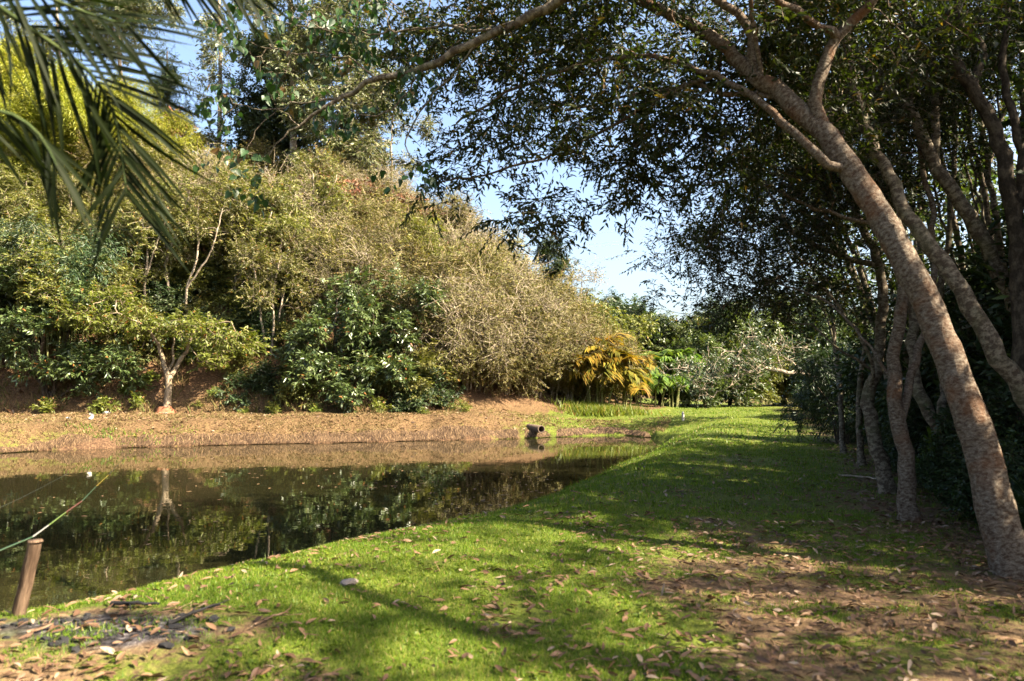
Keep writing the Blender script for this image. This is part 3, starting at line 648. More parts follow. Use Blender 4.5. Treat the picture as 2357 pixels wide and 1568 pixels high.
# the wood behind the row
def slender(seed, h, lean, n=100, tw=6):
    rr = np.random.RandomState(seed); st = []
    for k in range(3):
        a = rr.rand() * 6.28; q = rr.rand(3) * 0.6
        st.append(([(0.15 * math.cos(a), 0.15 * math.sin(a), -0.15), (0.3 * math.cos(a) - lean * 0.15, 0.3 * math.sin(a), h * 0.25), (0.7 * math.cos(a) - lean * 0.5 + q[0] - 0.3, 0.7 * math.sin(a) + q[1] - .3, h * 0.55), (1.0 * math.cos(a) - lean * 1.1, 1.1 * math.sin(a), h * 0.85)], 0.085, 0.03))
    return grown('wood_tree', 'slender many-stemmed tree in the shaded wood on the right', 'tree', 'trees of the shaded wood', seed, st,
                 [ell((-lean, 0, h * 0.78), (2.4, 2.2, h * 0.20), n, hollow=0.2, clumps=16), ell((-lean * 0.6, 0, h * 0.5), (2.0, 1.9, h * 0.14), n // 3, hollow=0.5)],
                 dict(twigs=tw, leaves=10, tlen=0.5, llen=0.16, lwid=0.06), M['forest'], M['bark_grey'], step=0.35, wob=0.1)
WT = [slender(31, 7.5, 1.0), slender(32, 6.8, 0.6)]
airy = slender(33, 7.5, 0.5, 46, 5); airy.location = (9.8, 0.2, gz1(9.8, 0.2)); airy.scale = (1.35,) * 3; airy['label'] = 'airy many-stemmed tree beside the camera on the right'
dup(airy, (7.2, 0.9, gz1(7.2, 0.9)), 2.0, 1.0); dup(airy, (12.5, 2.6, gz1(12.5, 2.6)), 4.0, 1.35)
rs = np.random.RandomState(3)
spots = [(7.8, 14.6), (12.5, 15.5), (20.5, 20), (19, 14), (23, 27), (26, 36), (29, 45), (31, 53), (16.5, 10.0), (17.0, 5.0)]
air = [(11.0, 10.0), (10.4, 18.4), (14.5, 19), (9.0, 7.4), (10.6, 5.8), (12.2, 7.4), (10.6, 11.8), (13.5, 11.5), (13.2, 25.5), (17.5, 25), (22, 33), (24, 41), (16.5, 15)]
for i, (x, y) in enumerate(spots + air):
    s_ = (0.85 + 0.4 * rs.rand()) if i < len(spots) else (1.15 + 0.35 * rs.rand()) * (1.0 if y < 22 else 0.8); p_ = WT[i % 2] if i < len(spots) else airy; loc = (x, y, gz1(x, y))
    if i < 2: p_.location = loc; p_.scale = (s_,) * 3; p_.rotation_euler = (0, 0, rs.rand() * 1.2 - 0.6)
    else: dup(p_, loc, rs.rand() * 2.0 - 1.0, s_)

# low dark growth at the edge of the wood
def bushy(name, label, cat, group, seed, rad, leafm, barkm, n=70, lf=None, shape='dia', k=6, stemr=0.035, cz=None, **kw):
    cz = cz or rad[2]
    rr = np.random.RandomState(seed); st = []
    for q in range(k):
        a = q * 6.28 / k + rr.rand(); e = 0.35 + 0.4 * rr.rand()
        st.append(([(0.12 * math.cos(a), 0.12 * math.sin(a), -0.2), (0.35 * e * rad[0] * math.cos(a), 0.35 * e * rad[1] * math.sin(a), cz * 0.7), (e * rad[0] * math.cos(a), e * rad[1] * math.sin(a), cz + rad[2] * (0.2 + 0.3 * rr.rand()))], stemr, stemr * 0.35))
    return grown(name, label, cat, group, seed, st, [ell((0, 0, cz), rad, n, hollow=0.45, clumps=max(8, n // 7), csz=0.32)], lf, M[leafm], M[barkm], shape, ok=0.2, **kw)
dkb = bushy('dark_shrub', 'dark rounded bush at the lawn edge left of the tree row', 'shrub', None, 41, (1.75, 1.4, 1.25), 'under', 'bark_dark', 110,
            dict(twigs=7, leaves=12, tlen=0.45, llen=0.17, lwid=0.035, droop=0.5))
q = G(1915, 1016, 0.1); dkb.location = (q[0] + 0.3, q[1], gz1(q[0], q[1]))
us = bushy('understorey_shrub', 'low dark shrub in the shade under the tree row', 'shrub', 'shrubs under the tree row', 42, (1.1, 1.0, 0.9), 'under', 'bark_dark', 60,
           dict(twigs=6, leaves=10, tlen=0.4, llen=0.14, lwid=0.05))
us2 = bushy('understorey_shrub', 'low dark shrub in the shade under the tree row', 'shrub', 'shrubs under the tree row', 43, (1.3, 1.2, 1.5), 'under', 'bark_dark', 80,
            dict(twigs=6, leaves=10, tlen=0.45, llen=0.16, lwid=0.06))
first = [us, us2]; cnt = 0
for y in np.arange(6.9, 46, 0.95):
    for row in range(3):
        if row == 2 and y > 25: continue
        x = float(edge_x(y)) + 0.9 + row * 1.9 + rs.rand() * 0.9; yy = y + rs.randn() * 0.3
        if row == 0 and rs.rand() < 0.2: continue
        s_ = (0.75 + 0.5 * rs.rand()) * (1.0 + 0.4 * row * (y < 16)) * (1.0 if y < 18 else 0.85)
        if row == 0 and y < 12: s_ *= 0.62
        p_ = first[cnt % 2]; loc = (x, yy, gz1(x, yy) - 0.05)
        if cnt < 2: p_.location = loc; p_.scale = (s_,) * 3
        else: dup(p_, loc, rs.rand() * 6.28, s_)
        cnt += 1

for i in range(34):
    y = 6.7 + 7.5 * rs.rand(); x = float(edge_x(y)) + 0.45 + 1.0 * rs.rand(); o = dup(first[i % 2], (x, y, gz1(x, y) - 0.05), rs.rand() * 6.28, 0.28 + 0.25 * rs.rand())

# strap leaved plants by the trunks
def strap_plant(seed, label, h=0.9, n=16, leafm='under'):
    rr = np.random.RandomState(seed); root = empty('strap_leaf_plant', (0, 0, 0), 0, label, 'plant', 'strap-leaved plants under the trees')
    for k in range(n):
        a = rr.rand() * 6.28; out = 0.25 + 0.6 * rr.rand(); hh = h * (0.6 + 0.6 * rr.rand()); wd = 0.022 + 0.012 * rr.rand()
        t = np.linspace(0, 1, 7); rad_ = out * h * t ** 1.3; z = hh * (t * 1.5 - 0.75 * t ** 2.4) - 0.02
        c = np.stack([rad_ * math.cos(a), rad_ * math.sin(a), z], 1); sd = np.array((-math.sin(a), math.cos(a), 0))
        w_ = wd * np.array((0.6, 0.9, 1, 1, 0.85, 0.55, 0.05))
        V = np.concatenate([c - sd * w_[:, None], c + sd * w_[:, None]]); q = np.arange(6)
        part('leaf', mesh_np('leaf', V, [np.stack([q, q + 1, q + 8, q + 7], 1)], M[leafm], True, {'tint': np.full(14, rr.rand() * 0.8)}), root)
    return root
sp = [strap_plant(51, 'dark strap-leaved plant between the trunks'), strap_plant(52, 'yellowing strap-leaved plant beside the grey knobbly trunk', 1.2, 12, 'arecagreen')]
q = G(2068, 1160, 0); sp[1].location = (6.35, 11.2, gz1(6.35, 11.2)); del sp[1]['group']
sp[0].location = (5.3, 8.0, gz1(5.3, 8.0))
for i, (x, y) in enumerate([(5.0, 7.3), (5.6, 8.7), (5.35, 7.55), (5.9, 9.2), (6.2, 10.0), (4.95, 6.95), (5.8, 7.7), (5.2, 7.9), (5.5, 8.4), (6.0, 9.7), (6.5, 10.5), (5.15, 7.1), (5.7, 8.1), (6.2, 9.3), (6.7, 11.5), (7.0, 12.4)]):
    dup(sp[0], (x, y, gz1(x, y)), i * 1.3, 0.8 + 0.12 * (i % 4))

# trees standing beside and behind the camera (they shade the near lawn)
for i, (x, y, s_) in enumerate([ (8.2, -4.0, 1.1), (3.6, -6.5, 1.0), (13, -2, 1.1)]):
    dup(WT[i % 2], (x, y, gz1(x, y)), i * 0.9 - 1.0, s_)

# ------------------------------------------------------------------ the wooded hillside across the pond
def on_hill(px, d, dz=-0.1):
    x = (px / S - 512) / FPX * d
    return (x, d, gz1(x, d) + dz)
FE = dict(twigs=10, leaves=13, tlen=0.75, llen=0.17, lwid=0.045, droop=0.15, spread=0.9, flat=0.5)
GF = 'feathery shrubs of the hillside thicket'
LF = 'feathery olive-green shrub of the hillside thicket'
fe = [bushy('feathery_shrub', LF, 'shrub', GF, 61 + i, (2.6, 2.4, 2.2), 'feather', 'bark_tan', 115, FE, twig_r=0.010, cz=2.6) for i in range(3)]
GT = 'dry twiggy shrubs of the hillside thicket'
LT = 'dry tan twiggy shrub with sparse leaves in the hillside thicket'
tw_ = [bushy('twiggy_shrub', LT, 'shrub', GT, 71 + i, (2.6, 2.3, 2.1), 'tan', 'bark_light', 150, dict(twigs=9, leaves=6, tlen=0.8, llen=0.13, lwid=0.04, droop=0.2, spread=1.0, flat=0.4), twig_r=0.0095, stemr=0.05, cz=2.9) for i in range(2)]
GO = 'small-leaved trees of the hillside'
LO = 'small-leaved yellowish-olive tree growing on the hillside'
def olive(seed):
    rr = np.random.RandomState(seed); st = []
    for k in range(3):
        a = k * 2.1 + rr.rand(); st.append(([(0.1 * math.cos(a), 0.1 * math.sin(a), -0.2), (0.4 * math.cos(a), 0.4 * math.sin(a), 1.6), (0.6 * math.cos(a) + rr.randn() * .2, 0.6 * math.sin(a), 3.2), (1.0 * math.cos(a), 1.0 * math.sin(a), 5.2)], 0.075, 0.03))
    return grown('hillside_tree', LO, 'tree', GO, seed, st, [ell((0, 0, 5.0), (2.2, 2.1, 1.5), 80, hollow=0.35, clumps=14), ell((0.5, -0.6, 3.2), (1.9, 1.8, 0.9), 36, hollow=0.4, clumps=8)],
                 dict(twigs=8, leaves=12, tlen=0.55, llen=0.17, lwid=0.065, droop=0.2), M['olive'], M['bark_light'], step=0.3, wob=0.1, twig_r=0.007)
ol = [olive(81), olive(82)]
GG = 'glossy dark-leaved shrubs at the foot of the hill'
LG = 'glossy dark-leaved shrub on the hillside'
gl = [bushy('glossy_shrub', LG, 'shrub', GG, 91 + i, (2.0, 1.9, 2.0), 'glossy', 'bark_dark', 85, dict(twigs=7, leaves=9, tlen=0.45, llen=0.26, lwid=0.10, droop=0.25, spread=0.8), 'dia') for i in range(2)]
used = {}
def put(bank, key, loc, rz, s_, label=None, group=None):
    k = used.get(key, 0); used[key] = k + 1
    if k < len(bank):
        o = bank[k]; o.location = loc; o.rotation_euler = (0, 0, rz); o.scale = s_ if isinstance(s_, tuple) else (s_,) * 3
        if label: o['label'] = label
        return o
    return dup(bank[k % len(bank)], loc, rz, s_, label, group)

rh = np.random.RandomState(77); placed = []
for tries in range(9000):
    d = 33.6 + 24 * rh.rand() ** 1.1; px = -380 + 1780 * rh.rand()
    x, y, z = on_hill(px, d)
    yf = 32.2 + max(0, x + 7) * 0.5
    if y < yf + 1.7 or (px > 940 and y < yf + 3.0): continue
    if hill(np.array([x]), np.array([y]))[0] < 0.5: continue
    if any((x - a) ** 2 + (y - b) ** 2 < 2.15 ** 2 for a, b in placed): continue
    if (290 < px < 640 and d < 39.0) or (600 < px < 960 and d < 37.2): continue
    placed.append((x, y)); u = rh.rand(); s_ = 0.75 + 0.45 * rh.rand(); rz = rh.rand() * 6.28
    n = px + 160 * rh.randn()
    if n < 330: k = 'ol' if u < 0.5 else ('gl' if u < 0.68 else 'fe')
    elif n < 680: k = 'ol' if u < 0.42 else ('fe' if u < 0.85 else 'tw')
    else: k = 'fe' if u < 0.66 else ('tw' if u < 0.92 else 'ol')
    if px > 1150: s_ *= 0.9
    bank = dict(ol=ol, gl=gl, fe=fe, tw=tw_)[k]; grp = dict(ol=GO, gl=GG, fe=GF, tw=GT)[k]; lb = dict(ol=LO, gl=LG, fe=LF, tw=LT)[k]
    put(bank, k, (x, y, z), rz, (s_ * 1.05, s_ * 1.05, s_ * (0.8 if k == 'ol' else 0.95)), lb, grp)

# the thicket bulging over the bank in the middle
for px, d, s_, k in [(985, 37.5, 1.1, 'fe'), (1060, 38.5, 1.2, 'fe'), (1130, 39, 1.2, 'fe'), (1210, 40, 1.15, 'fe'), (1290, 41, 1.1, 'fe'), (1345, 42, 0.95, 'fe'), (1000, 36.0, 1.0, 'tw'), (1075, 36.8, 1.05, 'tw'), (1165, 38.0, 1.05, 'tw'), (1240, 39, 1.0, 'tw'), (1310, 40, 0.85, 'tw'), (1110, 37.2, 0.9, 'fe'), (1200, 38.2, 0.9, 'fe'), (1030, 36.4, 0.9, 'fe'), (1275, 39.6, 0.9, 'fe'),
                     (900, 38.2, 1.05, 'fe'), (700, 38.0, 1.0, 'fe'), (850, 39, 1.2, 'fe'), (620, 35.5, 0.9, 'ol')]:
    x, y, z = on_hill(px, d); bank = dict(fe=fe, tw=tw_, ol=ol)[k]
    put(bank, k, (x, y, z), px * 0.7, s_, dict(fe=LF, tw=LT, ol=LO)[k], dict(fe=GF, tw=GT, ol=GO)[k])

# single plants at the water's far side, each with its own look
base = on_hill(385, 32.3)
yt = Tree(101)
B = np.array(base)
fork = P(388, 875, 32.4)
yt.path([B + (0, 0, -.1), B * 0.5 + fork * 0.5 + (0.03, 0, 0), fork], 0.17, 0.135, -1, 0.2, 0.01, 2)
f_ = len(yt.pos) - 1
yt.path([fork, P(372, 822, 32.9), P(362, 790, 32.7), P(330, 750, 32.2), P(270, 720, 31.8)], 0.12, 0.03, f_, 0.25, 0.02, 0.5)
yt.path([fork + (-0.1, 0, 0.35), P(396, 838, 33.2), P(400, 800, 33.3), P(405, 750, 33.6)], 0.07, 0.03, f_, 0.25, 0.02, 0.5)
yt.path([fork, P(412, 835, 33), P(432, 800, 32.9), P(450, 765, 32.8), P(520, 740, 32.6)], 0.115, 0.03, f_, 0.25, 0.02, 0.5)
tg = np.concatenate([blob(yt.r, P(a, b, c), rd, n, 0.1) for a, b, c, rd, n in [(225, 735, 32, (1.6, 1.2, 0.45), 30), (325, 752, 32.4, (1.4, 1.3, 0.3), 22), (440, 755, 32.5, (1.5, 1.3, 0.35), 28), (545, 785, 32.8, (1.2, 1.2, 0.42), 24), (260, 690, 32.5, (1.3, 1.1, 0.5), 22), (150, 730, 32.4, (1.1, 1, .4), 18), (490, 830, 32.3, (0.9, 0.9, 0.35), 12)]])
yt.reach(tg, 0.25, 0.1, 0.0, tipr=0.008); yt.finish(0.008)
l, tw = sprays(yt.r, yt.T, yt.TD, 6, 9, 0.42, 0.20, 0.075, 0.7, 0.25, 0.15, 0.7)
root = empty('forked_tree', (0, 0, 0), 0, 'low spreading tree with pale forked trunk in a red earth mound on the far bank', 'tree')
part('trunk', yt.wood('trunk', M['bark_tan'], 10, extra=(tw[0], tw[1], 0.008, 0.005)), root)
part('crown', leaf_mesh('crown', l, 'dia', M['yellowgreen']), root)
rebase(root, base)
# red earth mound round its foot
rr = np.random.RandomState(7); a = np.linspace(0, 2 * np.pi, 15)[:-1]; V = []
for k, (rad, h) in enumerate([(0.55, -0.25), (0.48, 0.04), (0.38, 0.16), (0.28, 0.27), (0.18, 0.34)]):
    q = rad * (1 + 0.13 * rr.randn(14)); V.append(np.stack([np.cos(a) * q, np.sin(a) * q * 0.8, np.full(14, h) + 0.03 * rr.randn(14)], 1))
V = np.concatenate(V); idx = np.arange(70).reshape(5, 14)
F_ = np.stack([idx[:-1], np.roll(idx[:-1], -1, 1), np.roll(idx[1:], -1, 1), idx[1:]], -1).reshape(-1, 4)
M['redearth'] = plain_mat('red_earth', (0.20, 0.085, 0.045), 0.95, 0.1, 0.4, 9)
tag(obj('earth_mound', mesh_np('earth_mound', V, [F_], M['redearth'], True), None, base), 'red earth mound heaped around the foot of the forked tree', 'mound')
V2 = V * np.array((0.9, 0.9, 0.75)); e2 = on_hill(1300, 38.4, -0.05)
tag(obj('earth_mound', mesh_np('earth_mound', V2, [F_], M['redearth'], True), None, e2), 'small red earth mound at the bottom of the bare slope by the golden palms', 'mound')

def tree_px(name, label, cat, seed, base, stems, blobs, lf, leafm, barkm, shape='dia', tipr=0.007, group=None, twig_r=0.006, kmax=10, step=0.3, wob=0.09, cap=None):
    t = Tree(seed); b0 = np.array(base, float)
    for st in stems:
        pts = [np.asarray(p, float) for p in st[0]]; par = -1
        if len(st) > 3: par = t.near(pts[0]); pts[0] = np.array(t.pos[par])
        t.path(pts, st[1], st[2], par, step, 0.02, 0.35 if par < 0 else 0.2)
    tg = np.concatenate([blob(t.r, *b[:3], **b[3]) for b in blobs])
    t.reach(tg, step, wob, 0.0, tipr=tipr, rise=0.2); t.finish(tipr, cap=cap)
    l, tw = sprays(t.r, t.T, t.TD, **lf)
    root = empty(name, (0, 0, 0), 0, label, cat, group)
    part('trunk', t.wood('trunk', M[barkm], kmax, extra=(tw[0], tw[1], twig_r, twig_r * 0.6)), root)
    part('crown', leaf_mesh('crown', l, shape, M[leafm]), root)
    rebase(root, b0); return root
# small forked tree right of it
b_ = on_hill(488, 34.6)
tree_px('small_tree', 'smaller forked tree right of the one in the red earth mound', 'tree', 102, b_, [([b_, P(486, 880, 34.6), P(478, 850, 34.6), P(470, 800, 34.5)], 0.10, 0.04), ([P(486, 880, 34.6), P(505, 850, 34.5), P(525, 810, 34.3)], 0.08, 0.03, 1)],
        [ell(P(480, 790, 34.4), (1.3, 1.2, 0.6), 26, hollow=0.2), ell(P(545, 800, 34.2), (1.2, 1.1, 0.5), 24, hollow=0.2)], dict(twigs=6, leaves=9, tlen=0.42, llen=0.2, lwid=0.075), 'yellowgreen', 'bark_tan')
# pale stems rising behind
for i, (px, d, y0, y1, lean) in enumerate([(342, 36.5, 760, 500, -15), (392, 37, 720, 440, -12), (432, 36.5, 800, 470, 25), (545, 37.5, 760, 480, 25), (300, 38, 780, 520, 6), (585, 38.5, 740, 430, 40), (700, 40, 640, 400, 20)]):
    b_ = on_hill(px, d)
    st = [b_, P(px + lean * 0.1, y0 - 40, d), P(px + lean * 0.2 - 8, (y0 + y1) / 2 + 30, d), P(px + lean * 0.6 + 6, (y0 + y1) / 2 - 40, d), P(px + lean, y1, d)]
    tree_px('pale_stemmed_tree', ['thin pale wavy stem left of the forked tree', 'straight thin pale stem behind the forked tree', 'pale forking stem behind the right limb of the forked tree', 'pale leaning stem behind the smaller forked tree', 'thin stem near the left glossy shrub', 'pale stem leaning right on the mid slope', 'pale branching stem above the tall glossy shrub'][i],
            'tree', 110 + i, b_, [(st, 0.085, 0.035), ([P(px + lean * 0.2 - 8, (y0 + y1) / 2 + 30, d), P(px + lean + 30, (y0 + y1) / 2 - 60, d - 0.4), P(px + lean + 55, y1 + 10, d - 0.6)], 0.05, 0.025, 1)],
            [ell(P(px + lean, y1 + 10, d - 0.3), (1.9, 1.6, 1.2), 40, hollow=0.3, clumps=9), ell(P(px + lean + 45, y1 + 70, d + 0.3), (1.3, 1.2, 0.7), 20, hollow=0.3), ell(P(px + lean - 40, y1 + 120, d + 0.6), (0.9, 0.9, 0.4), 8, hollow=0.3)],
            dict(twigs=7, leaves=10, tlen=0.5, llen=0.17, lwid=0.065), 'olive', 'bark_light', group=None)
# glossy shrubs
GLF = dict(twigs=7, leaves=9, tlen=0.42, llen=0.25, lwid=0.085, droop=0.3, spread=0.8)
def big_glossy(label, seed, px, d, blobs, lf=GLF, leafm='glossy', name='glossy_shrub', barkm='bark_dark', r0=0.09):
    b_ = on_hill(px, d); bb = np.array(b_); tops = [np.array(P(*b[0])) for b in blobs]
    st = [([bb, bb * 0.5 + t * 0.5 + np.array((0.15 * i - 0.2, 0, 0)), t], r0, 0.03) if i == 0 else ([bb + (0.1 * i, 0.05, 0), (bb + t) / 2 + np.array((0, 0.3, 0.1)), t], r0 * 0.75, 0.025) for i, t in enumerate(tops)]
    return tree_px(name, label, 'shrub', seed, b_, st, [ell(P(*b[0]), b[1], b[2], hollow=0.4, clumps=max(6, b[2] // 5), csz=0.3) for b in blobs], lf, leafm, barkm)
big_glossy('tall glossy shrub with layered dark leaves in the middle of the far bank', 131, 790, 33.4, [((775, 690, 33.6), (1.9, 1.5, 1.2), 50), ((745, 790, 32.9), (1.7, 1.3, 0.9), 42), ((860, 740, 33.4), (1.5, 1.3, 1.0), 34), ((700, 850, 32.6), (1.3, 1.1, 0.7), 26), ((850, 850, 32.7), (1.4, 1.1, 0.8), 28), ((790, 900, 32.5), (1.3, .9, .6), 20)])
big_glossy('narrow dark-leaved shrub with a dark trunk right of the tall glossy shrub', 132, 915, 34.3, [((940, 690, 34.6), (1.5, 1.3, 1.0), 42), ((905, 770, 34.2), (1.2, 1.1, 0.8), 28), ((890, 860, 33.6), (1.1, 1.0, 0.7), 20)], dict(twigs=7, leaves=9, tlen=0.45, llen=0.22, lwid=0.08, droop=0.3))
big_glossy('wide glossy shrub with big dark leaves at the far left of the far bank', 133, 110, 32.8, [((60, 640, 33), (2.0, 1.6, 1.4), 56), ((170, 700, 32.8), (1.7, 1.4, 1.0), 40), ((40, 760, 32.4), (1.8, 1.3, 0.9), 40), ((230, 850, 32.2), (1.5, 1.2, 0.9), 36), ((120, 830, 32.2), (1.6, 1.2, 0.8), 36), ((-60, 720, 33), (1.8, 1.5, 1.4), 36)])
for i, (px, d, y, rx) in enumerate([(560, 33.2, 905, 1.0), (620, 33.4, 890, 1.2), (690, 33.0, 915, 0.9), (945, 33.8, 930, 0.9), (1010, 35.0, 925, 0.9)]):
    big_glossy(['low dark bush under the smaller forked tree', 'leafy dark bush left of the tall glossy shrub', 'low green bush at the foot of the tall glossy shrub', 'low leafy bush right of the tall glossy shrub', 'shaded bush at the left end of the bare slope'][i], 140 + i, px, d, [((px, y, d), (rx, 0.9, 0.75), 36)], dict(twigs=7, leaves=9, tlen=0.4, llen=0.18, lwid=0.07, droop=0.3), 'olive' if i == 2 else 'deepgreen', r0=0.04, name='leafy_bush')

# bamboo
def bamboo(seed, n, h, spread, leafm='bamboo', dens=9):
    rr = np.random.RandomState(seed); t = Tree(seed)
    for k in range(n):
        a = rr.rand() * 6.28; q = rr.rand() ** 0.5 * 1.1; hh = h * (0.7 + 0.35 * rr.rand()); sp_ = spread * (0.4 + 0.8 * rr.rand())
        b = np.array((q * math.cos(a), q * math.sin(a), -0.2)); o = np.array((math.cos(a), math.sin(a), 0))
        pts = [b, b + o * sp_ * 0.08 + (0, 0, hh * 0.45), b + o * sp_ * 0.35 + (0, 0, hh * 0.8), b + o * sp_ * 0.8 + (0, 0, hh * 0.96), b + o * sp_ * 1.2 + (0, 0, hh * 0.88)]
        ids = t.path(pts, 0.045, 0.008, -1, 0.5, 0.02)
        for j in ids[int(len(ids) * 0.35)::1]: t.tips += [j, j]
    t.finish(0.008)
    l, tw = sprays(rr, t.T, t.TD, dens, 7, 0.8, 0.28, 0.05, 1.0, 0.6, 0.0, 0.5)
    root = empty('bamboo_clump', (0, 0, 0), 0, 'bright yellow-green bamboo clump high on the left of the hill', 'bamboo', 'bamboo clumps on the hill')
    part('culms', t.wood('culms', M['culm'], 5), root); part('crown', leaf_mesh('crown', l, 'dia', M[leafm]), root)
    return root
bm = [bamboo(151, 22, 10.5, 3.6), bamboo(152, 18, 9.5, 3.2)]
for i, (px, d, s_) in enumerate([(60, 43, 0.92), (190, 45, 0.95), (-60, 44, 1.0), (300, 48, 0.85), (-170, 45, 1.1), (20, 49, 1.05), (130, 49, 1.0)]):
    b_o = put(bm, 'bm', on_hill(px, d), i * 1.7, s_); b_o['label'] = 'yellow-green bamboo clump on the hill, ' + ['middle of the front row behind the palm frond', 'rightmost of the front row', 'second from the left edge in the front row', 'smallest one nearest the pointed conifer', 'leftmost one at the frame edge', 'left one of the back row', 'right one of the back row'][i]
dbm = bamboo(153, 34, 6.5, 2.0, 'deepgreen', 3)
dbm['label'] = 'dark bamboo stand behind the wide glossy shrub at the far left'; del dbm['group']; dbm.location = on_hill(20, 34.5)
GB = 'low undergrowth bushes at the foot of the hill'
ub = [bushy('undergrowth_bush', 'low dark green undergrowth bush at the shaded foot of the hill', 'shrub', GB, 145 + i, (1.0, 0.9, 0.7), ['deepgreen', 'olive'][i], 'bark_dark', 44, dict(twigs=6, leaves=9, tlen=0.4, llen=0.16, lwid=0.06, droop=0.3), stemr=0.02) for i in range(2)]
ru = np.random.RandomState(91)
for i in range(46):
    px = [250, 330][i % 2] + 730 * ru.rand() if i > 8 else 230 + 260 * ru.rand(); d = 33.6 + 3.6 * ru.rand() + (0.8 if 330 < px < 520 else 0)
    put(ub, 'ub', on_hill(px, d), ru.rand() * 6.28, 0.7 + 0.7 * ru.rand())
for i in range(34):
    px = 300 + 340 * ru.rand(); d = 37.6 + 3.2 * ru.rand()
    put(ub, 'ub', on_hill(px, d), ru.rand() * 6.28, 0.9 + 0.6 * ru.rand())
d2 = dup(dbm, on_hill(130, 35), 1.3, 0.95, 'dark bamboo stems between the wide glossy shrub and the forked tree'); 
d3 = dup(dbm, on_hill(-90, 34), 2.3, 1.1, 'dark bamboo stand at the left frame edge')

# tall trees on the hilltop
EL = dict(twigs=8, leaves=11, tlen=0.9, llen=0.32, lwid=0.10, droop=0.6, spread=0.9, flat=0.4)
def tall(name, label, seed, px, d, ytop, blobs, lf, leafm, barkm, r0, lean=0, branches=()):
    b_ = np.array(on_hill(px, d)); top = P(px + lean, ytop, d)
    st = [([b_, b_ * 0.6 + top * 0.4 + np.array((0.15, 0, 0)), b_ * 0.25 + top * 0.75 + np.array((-0.1, 0, 0)), top], r0, r0 * 0.25)]
    return tree_px(name, label, 'tree', seed, b_, st, [ell(P(a, b, d + c), rd, n, hollow=0.3, clumps=max(5, n // 6), csz=0.35) for a, b, c, rd, n in blobs], lf, leafm, barkm, step=0.5, tipr=0.012, twig_r=0.010)
tall('eucalyptus_tree', 'very tall slim eucalyptus with bare lower trunk and sparse leaves against the sky', 161, 490, 56, -260, [(500, 60, 0, (2.0, 1.8, 3.2), 26), (470, 190, 0, (1.8, 1.5, 1.4), 12), (540, 140, 0, (1.6, 1.4, 1.8), 12), (500, -120, 0, (2.6, 2.4, 3), 40)], dict(twigs=6, leaves=9, tlen=0.9, llen=0.34, lwid=0.10, droop=0.6, spread=0.9, flat=0.4), 'eucalypt', 'bark_light', 0.20, 18)
tall('eucalyptus_tree', 'tall eucalyptus with grey trunk beside the dark dense tree', 162, 665, 52, -200, [(710, 120, -1, (3.0, 2.2, 2.8), 70), (780, 40, -1, (3.2, 2.4, 3.0), 80), (640, 0, 0, (2.6, 2.2, 3.0), 44), (730, 240, -1.2, (2.4, 1.8, 1.8), 44), (800, 150, -0.6, (2.6, 2.0, 2.4), 60)], EL, 'eucalypt', 'bark_light', 0.30, 6)
tall('dense_tree', 'dense dark green tree beside the grey eucalyptus trunk', 163, 615, 55, 110, [(615, 190, 0, (3.3, 2.6, 3.2), 110), (590, 300, -0.5, (2.6, 2.2, 2.4), 80), (660, 290, 0, (3.0, 2.4, 2.6), 80), (630, 375, -0.5, (2.9, 2, 1.5), 60), (640, 110, 0.4, (2.3, 2.0, 1.8), 50)], dict(twigs=8, leaves=11, tlen=0.8, llen=0.32, lwid=0.13, droop=0.4), 'deepgreen', 'bark_dark', 0.28)
tall('eucalyptus_tree', 'olive eucalyptus with several thin pale stems right of the grey trunk', 164, 800, 50, 150, [(790, 260, 0, (2.8, 2.2, 2.6), 80), (850, 340, 0, (2.3, 1.8, 2.2), 60), (760, 350, 0, (2.3, 1.8, 1.8), 46), (840, 200, 0, (2.0, 1.6, 1.8), 36)], EL, 'eucalypt', 'bark_light', 0.15, 10)
tall('eucalyptus_tree', 'small airy eucalyptus with leaning stems at the right end of the ridge', 165, 885, 51, 235, [(905, 265, 0, (1.7, 1.5, 1.0), 26), (960, 300, 0, (1.2, 1.1, 0.8), 13), (870, 300, 0, (1.3, 1.2, 1.1), 18), (930, 370, 0, (1.0, 1.0, 0.8), 9)], dict(twigs=6, leaves=9, tlen=0.7, llen=0.26, lwid=0.09, droop=0.5), 'eucalypt', 'bark_light', 0.11, 25)
tall('eucalyptus_tree', 'leafy eucalyptus behind the palm frond at the upper left', 166, 270, 60, -120, [(280, 60, 0, (3.4, 2.6, 4.0), 80), (220, 20, 0, (3, 2.4, 3), 50), (330, 10, 0, (2.4, 2, 2.6), 30)], EL, 'eucalypt', 'bark_light', 0.24)
tall('eucalyptus_tree', 'eucalyptus with reddish stem at the far upper left', 167, 130, 62, -160, [(120, 60, 0, (3.4, 2.6, 3.4), 50), (40, 90, 0, (3, 2.4, 2.4), 30), (160, -40, 0, (3, 2.4, 3), 34)], EL, 'eucalypt', 'bark_light', 0.2)
tall('conifer_tree', 'dark pointed conifer left of the very tall slim eucalyptus', 168, 385, 56, 118, [(385, 150, 0, (0.8, 0.8, 1.2), 16), (380, 200, 0, (1.5, 1.4, 1.0), 26), (385, 250, 0, (2.0, 1.8, 1.0), 34), (385, 310, 0, (2.2, 2.0, 1.1), 34)], dict(twigs=9, leaves=14, tlen=0.7, llen=0.22, lwid=0.05, droop=0.2), 'deepgreen', 'bark_dark', 0.17)
tall('conifer_tree', 'small dark conifer tip poking above the ridge at the right', 169, 1265, 56, 555, [(1265, 580, 0, (0.9, 0.9, 1.2), 26), (1262, 620, 0, (1.5, 1.4, 1.2), 40), (1262, 680, 0, (2.0, 1.8, 1.5), 40)], dict(twigs=9, leaves=14, tlen=0.6, llen=0.24, lwid=0.06, droop=0.2), 'deepgreen', 'bark_dark', 0.17)
